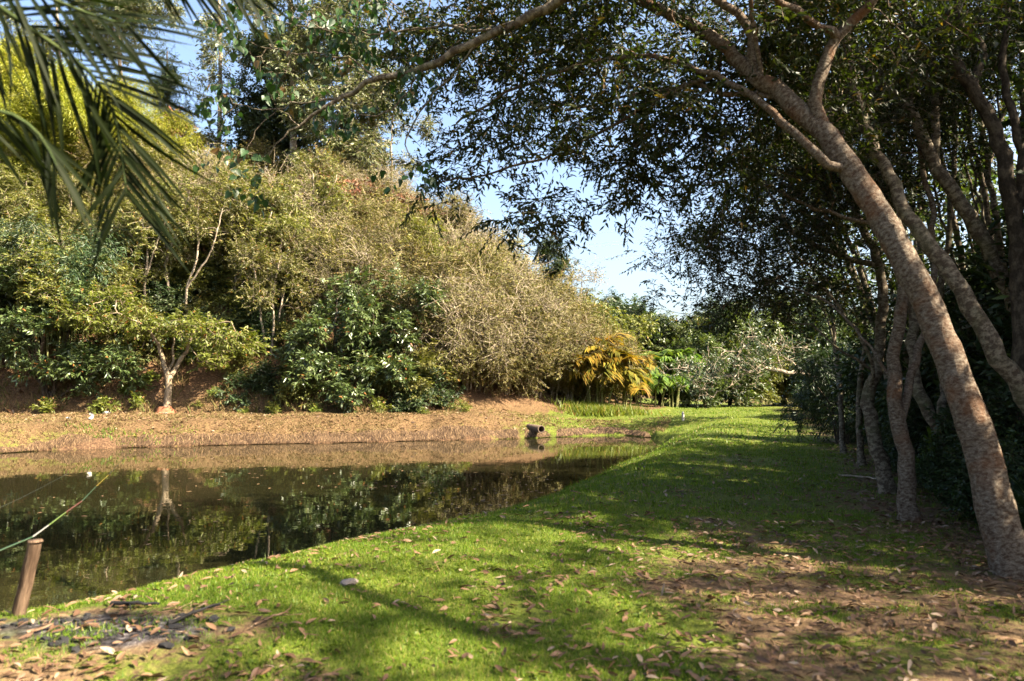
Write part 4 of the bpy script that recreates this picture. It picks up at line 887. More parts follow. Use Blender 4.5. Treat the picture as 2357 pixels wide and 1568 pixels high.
RL = dict(twigs=7, leaves=9, tlen=0.6, llen=0.30, lwid=0.11, droop=0.8, spread=0.8, flat=0.35)
for i, (px, d, y, rx, n) in enumerate([(830, 47, 455, 2.2, 44), (745, 46, 430, 1.5, 24), (945, 48, 490, 1.6, 26), (420, 52, 300, 1.7, 26), (850, 43, 560, 1.1, 14), (1000, 48, 505, 1.0, 14)]):
    tall('russet_tree', ['broad russet-leaved tree on the ridge below the airy eucalyptus', 'russet-leaved tree below the olive eucalyptus', 'small russet-leaved tree at the right of the ridge', 'reddish brown tree beside the palm frond tip', 'thin russet-leaved tree lower on the slope', 'smallest russet-leaved tree where the ridge drops'][i], 171 + i, px, d, y - 20, [(px, y, 0, (rx, rx * 0.9, rx * 0.5), n)], RL, 'redleaf', 'bark_light', 0.07, 5)
for i, (px, d, y, n) in enumerate([(1060, 46, 505, 22), (1335, 46, 655, 26), (1110, 46, 560, 20)]):
    tall('wispy_tree', ['almost bare wispy tree at the top of the ridge', 'wispy olive tree at the right end of the hill', 'thin twiggy tree on the ridge under the canopy tip'][i], 181 + i, px, d, y - 15, [(px, y, 0, (1.6, 1.4, 1.1), n)], dict(twigs=7, leaves=5, tlen=0.7, llen=0.16, lwid=0.05), 'tan', 'bark_light', 0.06, 5)

# golden palm clumps beyond the pond
def frond_mesh(rr, L, arch, leafm, nl=26, ll=0.55, wid=0.035):
    t = np.linspace(0, 1, 9); z = L * (0.95 * t - arch * t ** 2.2); x = L * 0.75 * t ** 1.25
    c = np.stack([x, np.zeros(9), z], 1); V = []; F = []; T = []; off = 0
    for i in range(8):
        w_ = 0.018 * (1 - t[i] * 0.8)
        V += [c[i] + (0, w_, 0), c[i] + (0, -w_, 0), c[i + 1] + (0, -w_ * .9, 0), c[i + 1] + (0, w_ * .9, 0)]; F.append([off, off + 1, off + 2, off + 3]); T += [0.9] * 4; off += 4
    tb = rr.rand() * 0.55 + 0.05
    for k in range(nl):
        u = 0.2 + 0.8 * k / nl; p = np.array([np.interp(u, t, c[:, j]) for j in range(3)]); q = np.array([np.interp(min(u + 0.06, 1.0), t, c[:, j]) for j in range(3)]); d = norm(q - p + 1e-6)
        for sgn in (1, -1):
            ln = ll * (math.sin(u * 2.7) * 0.7 + 0.35) * (0.85 + 0.3 * rr.rand()); dd = norm(d * 0.75 + np.array((0, sgn * 0.8, 0.15)) + rr.randn(3) * 0.1)
            m = p + dd * ln * 0.5 + (0, 0, 0.03); e = p + dd * ln - np.array((0, 0, ln * 0.35)); w_ = np.cross(dd, (0, 0, 1.0)); w_ = norm(w_) * wid
            V += [p - w_ * .4, p + w_ * .4, m + w_, m - w_, e]; F += [[off, off + 1, off + 2, off + 3], [off + 3, off + 2, off + 4, off + 4]]; T += [np.clip(tb + 0.15 * rr.randn(), 0, 1)] * 5; off += 5
    F = np.array(F); tri = F[:, 2] == 0
    quads = np.array([f for f in F if f[2] != f[3]]); tris = np.array([f[:3] for f in F if f[2] == f[3]])
    return mesh_np('frond', np.array(V), [quads, tris], M[leafm], False, {'tint': np.array(T)})
def areca(seed, label, loc, h, nst, leafm):
    rr = np.random.RandomState(seed); root = empty('golden_palm' if leafm == 'areca' else 'green_palm', loc, 0, label, 'palm')
    bank = [frond_mesh(rr, 1.0, 0.55 + 0.25 * rr.rand(), leafm) for _ in range(6)]
    for k in range(nst):
        a = rr.rand() * 6.28; q = 0.9 * rr.rand() ** 0.5; hh = h * (0.25 + 0.4 * rr.rand()); tp = np.array((q * math.cos(a) * 1.5, q * math.sin(a) * 1.2, hh))
        t = Tree(seed * 50 + k); t.path([(q * math.cos(a), q * math.sin(a), -0.2), tp * (0.8, 0.8, 0.5), tp], 0.055, 0.035, -1, 0.5); t.tips = [0]; t.finish(0.02)
        part('stem', t.wood('stem', M['culm'], 6), root)
        for f in range(9):
            o = part('frond', bank[rr.randint(6)], root); sc = h * (0.36 + 0.16 * rr.rand())
            o.location = Vector(tp); o.rotation_euler = (0.15 * rr.randn(), 0.25 * rr.randn() - 0.1, f * 0.7 + rr.rand() * 0.6); o.scale = (sc,) * 3
    return root
areca(191, 'big golden yellow palm clump at the right foot of the hill', (P(1368, 940, 40)[0], 40, gz1(P(1368, 940, 40)[0], 40)), 4.2, 9, 'areca')
areca(192, 'golden palm clump directly right of the biggest golden one', (P(1418, 940, 41.5)[0], 41.5, gz1(P(1418, 940, 41.5)[0], 41.5)), 3.1, 5, 'areca')
areca(193, 'smaller green and gold palm standing alone at the end of the lawn', (P(1497, 935, 46)[0], 46, gz1(P(1497, 935, 46)[0], 46)), 3.3, 5, 'arecagreen')
areca(194, 'dark green palm behind the lone smaller palm at the end of the lawn', (P(1545, 935, 50)[0], 50, gz1(P(1545, 935, 50)[0], 50)), 4.2, 5, 'arecagreen')

# trees closing the far end of the lawn
def fartree(seed, leafm, h=7.5):
    return grown('broadleaf_tree', 'dense green tree closing the far end of the lawn', 'tree', 'trees closing the far end of the lawn', seed, [([(0, 0, -0.2), (0.2, 0, h * 0.3), (0.1, 0.2, h * 0.6), (0, 0, h * 0.9)], 0.16, 0.05)],
                 [ell((0, 0, h * 0.62), (2.6, 2.4, h * 0.32), 120, hollow=0.5, clumps=20), ell((0, -0.5, h * 0.25), (2.3, 1.8, h * 0.22), 50, hollow=0.4, clumps=10)], dict(twigs=7, leaves=10, tlen=0.6, llen=0.26, lwid=0.11, droop=0.4), M[leafm], M['bark_dark'], step=0.4, ok=0.1, twig_r=0.007)
ft = [fartree(201, 'olive'), fartree(202, 'deepgreen'), fartree(203, 'forest')]
for i, (px, d, s_) in enumerate([(1400, 50, 0.95), (1460, 56, 1.02), (1520, 55, 0.92), (1585, 57, 0.98), (1650, 56, 1.05), (1715, 54, 1.0), (1780, 58, 1.0), (1850, 57, 1.0), (1440, 62, 1.15), (1560, 63, 1.1), (1680, 62, 1.2), (1800, 60, 1.3), (1340, 54, 0.9), (1920, 58, 1.1), (1990, 58, 1.1), (1300, 58, 0.95), (1380, 66, 1.2), (1620, 52, 0.75), (1750, 55, 0.75)]):
    x = P(px, 900, d)[0]
    put(ft, 'ft', (x, d, gz1(x, d)), i * 1.1, s_, ['olive green leafy tree closing the far end of the lawn', 'dark green dense tree closing the far end of the lawn', 'mid green leafy tree closing the far end of the lawn'][i % 3])
# bare pale branches reaching in from the right
b_ = np.array((P(1950, 930, 34)[0], 34.0, gz1(P(1950, 930, 34)[0], 34.0)))
tb = Tree(211)
tb.path([b_, P(1935, 905, 34), P(1875, 868, 34), P(1800, 855, 33.8), P(1750, 845, 33.6), P(1720, 858, 33.5), P(1660, 868, 33.4), P(1600, 875, 33.2)], 0.16, 0.02, -1, 0.3, 0.04, 0.4)
def lb(pts, r0, r1):
    j = tb.near(pts[0]); tb.path([np.array(tb.pos[j])] + pts[1:], r0, r1, j, 0.3, 0.06, 0.2)
lb(pl((1800, 855, 33.8), (1790, 825, 33.8), (1805, 800, 33.6), (1795, 770, 33.6)), 0.05, 0.015)
lb(pl((1720, 858, 33.5), (1690, 840, 33), (1700, 815, 33), (1640, 800, 33)), 0.045, 0.012)
lb(pl((1700, 862, 33.5), (1680, 885, 33), (1650, 905, 32.8), (1610, 910, 32.6)), 0.04, 0.012)
lb(pl((1860, 863, 34), (1830, 840, 34.5), (1760, 790, 34.6), (1700, 770, 34.6)), 0.05, 0.015)
tg = np.concatenate([blob(tb.r, P(a, b, c), rd, n, 0.1) for a, b, c, rd, n in [(1650, 860, 33.2, (2.6, 1.5, 1.0), 60), (1760, 810, 33.8, (2.2, 1.5, 1.0), 40)]])
tb.reach(tg, 0.25, 0.22, 0, tipr=0.011); tb.finish(0.011)
l, tw = sprays(tb.r, tb.T, tb.TD, 5, 6, 0.5, 0.18, 0.07, 0.9)
root = empty('bare_limbed_tree', (0, 0, 0), 0, 'tree with crooked pale half-bare limbs reaching over the far lawn', 'tree')
part('trunk', tb.wood('trunk', M['bark_light'], 8, extra=(tw[0], tw[1], 0.008, 0.005)), root); part('crown', leaf_mesh('crown', l, 'dia', M['deepgreen']), root); rebase(root, b_)

# ------------------------------------------------------------------ palm fronds hanging in at the upper left
pr = np.random.RandomState(301)
pbase = np.array((-3.05, 3.0, 0)); pbase[2] = gz1(*pbase[:2]) - 0.1
pcrown = np.array((-2.85, 2.75, 3.75))
palm = empty('palm_tree', pbase, 0, 'dark palm at the left whose fronds hang into the upper left corner', 'palm')
t = Tree(302); t.path([pbase, (pbase + pcrown) / 2 + np.array((-0.06, 0, 0)), pcrown], 0.15, 0.11, -1, 0.25, 0.008); t.tips = [0]; t.finish(0.05)
tr_ = part('trunk', t.wood('trunk', M['bark_grey'], 14), palm); tr_.location = -Vector(pbase)
def leaflet_mesh(seed):
    rr = np.random.RandomState(seed); n = 7; t = np.linspace(0, 1, n); dr = 0.10 + 0.22 * rr.rand(); tw = 0.5 * rr.randn()
    c = np.stack([t * (1 - 0.12 * dr * t), 0.04 * rr.randn() * t * t, -dr * t ** 2.0], 1); w_ = 0.0125 * np.array((0.5, 0.85, 1, 0.95, 0.75, 0.45, 0.03))
    a = tw * t; sd = np.stack([0 * t, np.cos(a), np.sin(a)], 1); lift = np.stack([0 * t, 0 * t, np.full(n, 1.0)], 1) * (w_ * 0.45)[:, None]
    V = np.concatenate([c - sd * w_[:, None] + lift, c, c + sd * w_[:, None] + lift]); q = np.arange(n - 1)
    return mesh_np('leaflet', V, [np.concatenate([np.stack([q, q + 1, q + n + 1, q + n], 1), np.stack([q + n, q + n + 1, q + 2 * n + 1, q + 2 * n], 1)])], M['palm'], True, {'tint': np.full(3 * n, rr.rand() * 0.9)})
LFB = [leaflet_mesh(310 + i) for i in range(8)]
def palm_frond(pts, n, ln, down=0.5, sw=0.9, up0=(0, 0, 1)):
    q, tt = catmull(np.array(pts), 0.08); T_ = Tree(303); T_.path(pts, 0.016, 0.004, -1, 0.1); T_.tips = [0]; T_.finish(0.003)
    fr = part('frond', T_.wood('frond', M['frondstalk'], 6), palm); fr.location = -Vector(pbase)
    L_ = np.concatenate([[0], np.cumsum(np.linalg.norm(np.diff(q, axis=0), axis=1))]); L_ /= L_[-1]
    for k in range(n):
        u = 0.06 + 0.93 * k / (n - 1); p = np.array([np.interp(u, L_, q[:, j]) for j in range(3)]); p2 = np.array([np.interp(min(1, u + 0.03), L_, q[:, j]) for j in range(3)]); p1 = np.array([np.interp(max(0, u - 0.03), L_, q[:, j]) for j in range(3)])
        d = norm(p2 - p1); side = norm(np.cross(d, np.array(up0) + 1e-3)); nn = np.cross(side, d)
        for sg in (1, -1):
            fw = 0.45 + 0.65 * u
            dd = norm(d * fw + side * sg * sw + nn * 0.15 + pr.randn(3) * 0.09 + np.array((0, 0, -down * (0.7 + 0.5 * pr.rand()))))
            l_ = ln * (0.62 + 0.55 * math.sin(min(1, u + 0.12) * 2.6)) * (0.85 + 0.3 * pr.rand())
            s2 = norm(np.cross(np.array((0.1, -0.9, 0.5)) + pr.randn(3) * 0.45, dd)); n2 = np.cross(dd, s2)
            o = part('leaflet', LFB[pr.randint(8)], fr)
            o.matrix_local = Matrix(((dd[0] * l_, s2[0] * 0.85, n2[0] * l_, p[0]), (dd[1] * l_, s2[1] * 0.85, n2[1] * l_, p[1]), (dd[2] * l_, s2[2] * 0.85, n2[2] * l_, p[2]), (0, 0, 0, 1)))
palm_frond([pcrown] + pl((-140, -60, 2.95), (-20, 5, 3.0), (105, 90, 3.1), (205, 165, 3.2), (262, 262, 3.3), (282, 370, 3.32), (292, 455, 3.3)), 62, 0.50, 0.10, 0.75, (0.0, -1.0, 0.15))
palm_frond([pcrown] + pl((-260, 120, 2.7), (-160, 190, 2.75), (-60, 240, 2.8), (30, 265, 2.85), (90, 310, 2.9), (130, 380, 2.9)), 32, 0.42, 0.9, 0.5, (0, -1, 0.6))
palm_frond([pcrown] + pl((60, -300, 2.9), (220, -210, 3.1), (360, -130, 3.3), (460, -90, 3.4), (560, -60, 3.5)), 34, 0.50, 1.0, 0.45, (0, -1, 0.6))
palm_frond([pcrown] + pl((-160, -120, 2.9), (-40, -70, 2.9), (80, -20, 2.95), (200, 30, 3.0), (300, 60, 3.05)), 24, 0.5, 0.3, 0.7, (0, -1, 0.4))

# ------------------------------------------------------------------ drooping limb with heart-shaped leaves (its trunk stands right of the camera)
hb_ = np.array((5.3, 2.2, gz1(5.3, 2.2) - 0.1))
ht = Tree(321)
ht.path([hb_, hb_ + (-0.2, 0.2, 2.0), (4.6, 3.2, 4.4), (3.4, 4.9, 6.3), (2.0, 6.3, 7.2), P(1480, -110, 7.4), P(1329, -20, 7.6), P(1150, 70, 7.9), P(980, 150, 8.1), P(880, 180, 8.2), P(786, 222, 8.3), P(720, 268, 8.35), P(665, 300, 8.4)], 0.10, 0.012, -1, 0.2, 0.015, 0.55)
def hl(pts, r0=0.014, r1=0.004):
    j = ht.near(pts[0]); ht.path([np.array(ht.pos[j])] + pts[1:], r0, r1, j, 0.12, 0.02, 0.2, tip=True)
hl(pl((980, 150, 8.1), (900, 255, 8.2), (850, 272, 8.2), (790, 260, 8.3), (770, 300, 8.3)), 0.012)
hl(pl((786, 222, 8.3), (700, 235, 8.3), (610, 255, 8.3), (545, 240, 8.3)), 0.012)
hl(pl((700, 275, 8.35), (640, 255, 8.3), (590, 300, 8.3), (560, 370, 8.3)), 0.009)
hl(pl((665, 300, 8.4), (620, 350, 8.4), (600, 400, 8.4)), 0.009)
hl(pl((1150, 70, 7.9), (1000, 60, 8), (850, 75, 8.1), (700, 60, 8.2), (560, 30, 8.2)), 0.02)
hl(pl((1100, 90, 7.9), (1000, 215, 8.1), (930, 330, 8.2), (985, 400, 8.2)), 0.014)
hl(pl((880, 180, 8.2), (780, 130, 8.3), (660, 120, 8.3), (560, 90, 8.2)), 0.014)
tg = np.concatenate([blob(ht.r, P(a, b, 8.3), rd, n, 0.1) for a, b, rd, n in [(510, 235, (0.2, 0.25, 0.26), 9), (640, 180, (0.55, 0.5, 0.4), 12), (575, 420, (0.16, 0.2, 0.12), 4), (560, 360, (0.2, 0.2, 0.2), 5), (700, 60, (0.8, 0.6, 0.35), 18), (560, 60, (0.4, 0.4, 0.3), 7), (800, 100, (0.7, 0.5, 0.4), 16), (930, 200, (0.5, 0.5, 0.3), 10), (760, 270, (0.4, 0.4, 0.25), 8), (950, 390, (0.25, 0.3, 0.15), 4), (880, 20, (0.8, 0.6, 0.4), 16)]])
ht.reach(tg, 0.12, 0.16, 0.02, tipr=0.003); ht.finish(0.003)
l, tw = sprays(ht.r, ht.T, ht.TD, 2, 3, 0.16, 0.105, 0.075, 0.9, 1.1, -0.2, 0.35)
root = empty('overhanging_tree', (0, 0, 0), 0, 'long drooping limb with drooping heart-shaped leaves entering from above the pond', 'tree')
part('trunk', ht.wood('trunk', M['bark_grey'], 12, extra=(tw[0], tw[1], 0.0025, 0.0015)), root)
mk = np.zeros(len(l['p']), bool); mk[np.argsort(l['p'][:, 0])[:290]] = True
leaf_objects(sel(l, mk), 'heart', M['heart'], root)
if (~mk).any(): tag(part('crown', leaf_mesh('crown', sel(l, ~mk), 'heart', M['heart']), root), kind='stuff')
rebase(root, hb_)

# ------------------------------------------------------------------ turf, litter and bank growth
rg = np.random.RandomState(401)
def scatter(n, y0, y1, p=1.0, wide=0.74):
    y = y0 + (y1 - y0) * rg.rand(n) ** p
    x = (rg.rand(n) * 2 - 1) * wide * y
    return x, y
def blades(name, x, y, h, wd, mat, label, lean=0.5, tint0=0.45, tsd=0.2):
    n = len(x); z = gz(x, y) - 0.004; a = rg.rand(n) * 6.283; h = h * (0.5 + 0.9 * rg.rand(n)); b = rg.rand(n) * 6.283; le = lean * h * (0.3 + rg.rand(n))
    s_ = np.stack([np.cos(a), np.sin(a), 0 * a], 1) * (wd * (0.6 + 0.8 * rg.rand(n)))[:, None]; p = np.stack([x, y, z], 1)
    tip = p + np.stack([np.cos(b) * le, np.sin(b) * le, h], 1)
    V = np.stack([p - s_, p + s_, tip], 1).reshape(-1, 3)
    tint = np.clip(tint0 + tsd * rg.randn(n) + 0.25 * fbm(x * 0.8, y * 0.8, 2), 0, 0.93); tint = np.where(rg.rand(n) < 0.05, 1.0, tint)
    return tag(obj(name, mesh_np(name, V, [np.arange(3 * n).reshape(n, 3)], mat, False, {'tint': np.repeat(tint, 3)})), label, None, None, 'stuff')
def turf_pts(n, y0, y1, p):
    x, y = scatter(n, y0, y1, p); sd = pond_sd(x, y); g = grassm(x, y); g = np.where(far_mask(x, y) > 0.5, g * 0.8, g)
    pt = fbm(x * 2.6 + 40, y * 2.6, 3)
    k = (sd > 0.06) & (rg.rand(n) < sstep(0.25, 0.80, g + pt * 0.75) * (0.25 + 0.75 * g)) & (hill(x, y) < 0.1) & (x < edge_x(y) + 1.5)
    return x[k], y[k]
X1 = [turf_pts(300000, 3.3, 9.5, 0.8), turf_pts(170000, 9.0, 21.0, 0.8), turf_pts(90000, 20.0, 52.0, 0.8)]
blades('grass', *X1[0], 0.030, 0.0035, M['grass'], 'short green lawn grass in the foreground')
blades('grass', *X1[1], 0.050, 0.0070, M['grass'], 'short green lawn grass along the pond')
blades('grass', *X1[2], 0.075, 0.017, M['grass'], 'short green lawn grass at the far end')
# longer tufts along the near water edge
x, y = scatter(60000, 4.5, 22, 1.0); sd = pond_sd(x, y); k = (sd > 0.02) & (sd < 0.35) & (rg.rand(len(x)) < 0.75)
blades('edge_grass', x[k], y[k], 0.12, 0.006, M['grass'], 'longer grass along the near water edge', 0.7)
# dry grass and fallen debris of the far bank
x = -24 + 34 * rg.rand(170000); y = 25 + 11 * rg.rand(170000); sd = pond_sd(x, y)
k = (sd > 0.25) & (far_mask(x, y) > 0.5) & (hill(x, y) < 1.5) & (rg.rand(len(x)) < 0.25 + 0.75 * (fbm(x * 0.7, y * 0.7, 3) > 0.0)) & (x < 6 + (y - 30) * 0.3)
blades('dry_grass', x[k], y[k], 0.07, 0.016, M['drygrass'], 'dry straw-coloured grass on the far bank', 1.4, 0.5, 0.25)
x = -24 + 30 * rg.rand(9000); y = 31.2 + 4.5 * rg.rand(9000); k = (hill(x, y) > 0.02) & (fbm(x * 0.6, y * 0.6, 2) > -0.1)
blades('dry_grass', x[k], y[k], 0.35, 0.03, M['drygrass'], 'tall dry grass and stalks at the foot of the hill', 0.8, 0.3, 0.25)
gp = P(1385, 950, 38); x = gp[0] + 0.9 * rg.randn(3500); y = gp[1] + 0.5 * rg.randn(3500)
blades('tall_grass', x, y, 0.45, 0.025, M['yellowgreen'], 'tall yellow-green grass at the foot of the golden palms', 0.7)
gp = P(60, 1030, 26.8); x = gp[0] - 1 + 3.0 * rg.randn(5000); y = 26.6 + 1.6 * rg.rand(5000); sd = pond_sd(x, y); k = (sd > 0.02) & (sd < 0.9)
blades('edge_grass', x[k], y[k], 0.12, 0.018, M['grass'], 'green grass strip at the left of the far waterline', 0.7)
# roots and dry grass hanging over the cut edge of the far bank
fp = np.array([G(a, b, WZ)[:2] for a, b in far_px[::-1]]); seg = np.linalg.norm(np.diff(fp, axis=0), axis=1); cs = np.concatenate([[0], np.cumsum(seg)])
u = rg.rand(24000) * cs[-1]; x = np.interp(u, cs, fp[:, 0]); y = np.interp(u, cs, fp[:, 1]) + 0.05 + 0.45 * rg.rand(24000)
k = (fbm(x * 1.1, y * 0.3, 2) > -0.3) & (pond_sd(x, y) < 0.75) & (pond_sd(x, y) > -0.1); x = x[k]; y = y[k]; n = len(x); z = gz(x, y) + 0.03; a = rg.rand(n) * 6.28
L_ = 0.10 + 0.22 * rg.rand(n); s_ = np.stack([np.cos(a), np.sin(a) * 0.3, 0 * a], 1) * 0.014; p = np.stack([x, y, z], 1)
tip = p + np.stack([0.08 * rg.randn(n), -0.10 - 0.10 * rg.rand(n), -L_], 1); tip[:, 2] = np.maximum(tip[:, 2], WZ + 0.02)
tag(obj('bank_roots', mesh_np('bank_roots', np.stack([p - s_, p + s_, tip], 1).reshape(-1, 3), [np.arange(3 * n).reshape(n, 3)], M['root'], False, {'tint': np.repeat(rg.rand(n), 3)})), 'brown roots and dry grass hanging over the cut far bank', None, None, 'stuff')

# fallen leaves: the largest-looking ones singly, the rest as litter
def curl(seed):
    rr = np.random.RandomState(seed); n = 6; t = np.linspace(0, 1, n); c = np.stack([t - 0.5, 0.06 * rr.randn() * (t - .5) ** 2 * 4, 0.10 * np.sin(t * 3.14) * rr.uniform(-0.3, 1) + 0.10 * rr.rand() * t ** 3], 1)
    w_ = np.array((0.02, 0.14, 0.18, 0.15, 0.09, 0.0)) * rr.uniform(0.6, 1.25); cu = rr.uniform(0.1, 0.9)
    V = np.concatenate([c + np.stack([0 * t, -w_, w_ * cu], 1), c, c + np.stack([0 * t, w_, w_ * cu * rr.uniform(0.4, 1.2)], 1)]); q = np.arange(n - 1)
    return V, np.concatenate([np.stack([q, q + 1, q + n + 1, q + n], 1), np.stack([q + n, q + n + 1, q + 2 * n + 1, q + 2 * n], 1)])
CU = [curl(500 + i) for i in range(6)]
def litter_pts(n, y0, y1, p=1.0):
    x, y = scatter(n, y0, y1, p); sd = pond_sd(x, y); g = grassm(x, y); cl = fbm(x * 1.3 + 70, y * 1.3, 3)
    w_ = 0.20 + 0.85 * (1 - g) + 0.75 * np.clip(cl, -0.3, 1) + 0.35 * sstep(0.0, 2.5, x) * sstep(16, 8, y)
    k = (sd > 0.15) & (rg.rand(n) < w_) & (x < edge_x(y) + 2) & (hill(x, y) < 0.1)
    return x[k], y[k]
bank = [[mesh_np('fallen_leaf', v, [f], M['litter'], True, {'tint': np.full(len(v), tt)}) for (v, f) in CU] for tt in (0.2, 0.5, 0.75, 1.0)]
x, y = litter_pts(9500, 3.35, 9.0, 0.9); o_ = np.argsort(y + 0.25 * np.abs(x) * 0); x = x[o_]; y = y[o_]
names_ = ['dark brown curled leaf fallen on the near lawn', 'tan dry leaf fallen on the near lawn', 'light tan dry leaf fallen on the near lawn', 'bleached pale leaf fallen on the near lawn']
vis = np.abs(x) < 0.68 * y
sing = np.where(vis)[0][:1100]; sing = rg.permutation(sing)[:296]; rest = np.ones(len(x), bool); rest[sing] = False
zz = gz(x, y)
for i in sing:
    c_ = [0, 1, 1, 2, 2, 1, 3, 0][rg.randint(8)]; L = 0.040 + 0.055 * rg.rand() ** 1.3
    o = obj('fallen_leaf', bank[c_][rg.randint(6)]); o.location = (x[i], y[i], zz[i] + 0.012 + 0.010 * rg.rand()); o.rotation_euler = (0.45 * rg.randn(), 0.35 * rg.randn(), rg.rand() * 6.28); o.scale = (L, L * (0.7 + 0.6 * rg.rand()), L * (0.7 + 1.2 * rg.rand()))
    tag(o, names_[c_], 'leaf', 'leaves fallen on the near lawn')
def litter(name, x, y, label, L0=0.05, L1=0.10, lift=0.018, zf=None, grpt=None):
    n = len(x); z = (gz(x, y) if zf is None else np.full(n, zf)) + lift; VV = []; FF = []; TT = []; off = 0
    ty = rg.randint(0, 6, n); t = np.clip(0.55 + 0.27 * rg.randn(n), 0, 1)
    for k, (v, f) in enumerate(CU):
        s_ = np.where(ty == k)[0]; m = len(s_)
        if not m: continue
        L = L0 + (L1 - L0) * rg.rand(m); a = rg.rand(m) * 6.283; b = 0.4 * rg.randn(m); c_ = 0.35 * rg.randn(m)
        vx = v[None, :, 0]; vy = v[None, :, 1] * np.cos(b)[:, None] - v[None, :, 2] * np.sin(b)[:, None]; vz = v[None, :, 1] * np.sin(b)[:, None] + v[None, :, 2] * np.cos(b)[:, None] + vx * np.tan(c_)[:, None] * 0.6
        q = np.stack([vx * np.cos(a)[:, None] - vy * np.sin(a)[:, None], vx * np.sin(a)[:, None] + vy * np.cos(a)[:, None], vz], 2) * L[:, None, None] + np.stack([x[s_], y[s_], z[s_]], 1)[:, None]
        VV.append(q.reshape(-1, 3)); FF.append((off + np.arange(m)[:, None, None] * len(v) + f[None]).reshape(-1, 4)); TT.append(np.repeat(t[s_], len(v))); off += m * len(v)
    return tag(obj(name, mesh_np(name, np.concatenate(VV), [np.concatenate(FF)], M['litter'], True, {'tint': np.concatenate(TT)})), label, None, None, 'stuff')
litter('leaf_litter', x[rest], y[rest], 'brown fallen leaves scattered on the near lawn and path')
x2, y2 = litter_pts(9000, 8.8, 24, 0.9); litter('leaf_litter', x2, y2, 'brown fallen leaves scattered along the shaded lawn', 0.06, 0.12)
x = -26 + 31 * rg.rand(6000); y = 27 + 9 * rg.rand(6000); k = (pond_sd(x, y) > 0.3) & (hill(x, y) < 2.5) & (far_mask(x, y) > .5)
litter('leaf_litter', x[k], y[k], 'dry fallen leaves on the far bank', 0.07, 0.2, 0.03)
x = edge_x(np.linspace(5, 20, 1500)) + 2.2 * rg.rand(1500) - 0.6; y = np.linspace(5, 20, 1500) + 0.3 * rg.randn(1500)
litter('leaf_litter', x, y, 'fallen leaves under the tree row', 0.06, 0.13)
# leaves floating on the pond: few, small, each its own
fb_ = mesh_np('floating_leaf', CU[1][0] * (1, 1, 0.25), [CU[1][1]], M['litter'], True, {'tint': np.full(18, 0.85)})
for i in range(230):
    q = G(950 + 330 * rg.rand(), 1085 + 100 * rg.rand(), WZ) if i >= 110 else G(330 + 700 * rg.rand() ** 0.8, 1050 + 75 * rg.rand(), WZ) if i < 80 else G(20 + 500 * rg.rand(), 1070 + 200 * rg.rand(), WZ)
    if pond_sd(q[0:1], q[1:2])[0] > -0.3: continue
    o = obj('floating_leaf', fb_); L = 0.07 + 0.07 * rg.rand(); o.scale = (L,) * 3; o.location = (q[0], q[1], WZ + 0.006); o.rotation_euler = (0, 0, rg.rand() * 6.28)
    tag(o, 'small pale leaf floating on the dark pond water', 'leaf', 'leaves floating on the pond')

x, y = scatter(5200, 3.4, 13, 0.9); k = (pond_sd(x, y) > 0.15) & (grassm(x, y) > 0.5) & (fbm(x * 1.7 + 11, y * 1.7, 2) > 0.08); x = x[k]; y = y[k]; n = len(x)
x = np.repeat(x, 4) + 0.012 * rg.randn(4 * n); y = np.repeat(y, 4) + 0.012 * rg.randn(4 * n); a = rg.rand(4 * n) * 6.28
d = norm(np.stack([np.cos(a), np.sin(a), 0.25 + 0.4 * rg.rand(4 * n)], 1))
l = dict(p=np.stack([x, y, gz(x, y) + 0.008], 1), d=d, n=norm(np.array((0, 0, 1.0)) + 0.3 * rg.randn(4 * n, 3)), L=0.025 + 0.03 * rg.rand(4 * n), W=0.015 + 0.012 * rg.rand(4 * n), t=0.2 + 0.5 * rg.rand(4 * n))
tag(obj('lawn_weeds', leaf_mesh('lawn_weeds', l, 'lance', M['grass'])), 'small broad-leaved weeds growing among the lawn grass', None, None, 'stuff')

# ------------------------------------------------------------------ post, rods, fire place, pipe and small things
M['postwood'] = bark_mat('weathered_post_wood', (0.065, 0.04, 0.025), (0.14, 0.092, 0.06), None, 26, (1, 1, 0.12), 0.5)
M['charcoal'] = plain_mat('charcoal', (0.012, 0.011, 0.011), 0.85, 0.3, 0.5, 20)
M['stickwood'] = bark_mat('stick_wood', (0.10, 0.06, 0.035), (0.26, 0.17, 0.11), None, 18, (1, 1, 0.3), 0.5)
M['white'] = plain_mat('white_plastic', (0.32, 0.30, 0.27), 0.7, 0.4, 0.1, 8)
M['stone'] = plain_mat('pale_stone', (0.22, 0.18, 0.15), 0.9, 0.2, 0.3, 25)
M['pipe'] = plain_mat('pipe_concrete', (0.10, 0.07, 0.05), 0.9, 0.2, 0.3, 14)
M['wire'] = plain_mat('power_wire', (0.35, 0.37, 0.40), 0.6, 0.3, 0.05, 2)
pb = np.array((-3.36, 5.1, 0)); pb[2] = gz1(pb[0], pb[1]) - 0.12
pt = P(81, 1247, 5.02)
t = Tree(501); t.path([pb, pb * 0.55 + pt * 0.45 + np.array((0.006, 0, 0)), pt], 0.05, 0.046, -1, 0.06, 0.001); t.tips = [0]; t.finish(0.03)
post = empty('wooden_post', pb, 0, 'short weathered wooden post at the water edge with a fishing rod resting on it', 'post')
o = part('shaft', t.wood('shaft', M['postwood'], 18), post); o.location = -Vector(pb)
a = np.arange(18) * 2 * np.pi / 18; V = [np.stack([0.046 * np.cos(a), 0.046 * np.sin(a), 0 * a + 0.0], 1), np.stack([0.043 * np.cos(a), 0.043 * np.sin(a), 0 * a + 0.012], 1), np.array([(0, 0, 0.010)])]
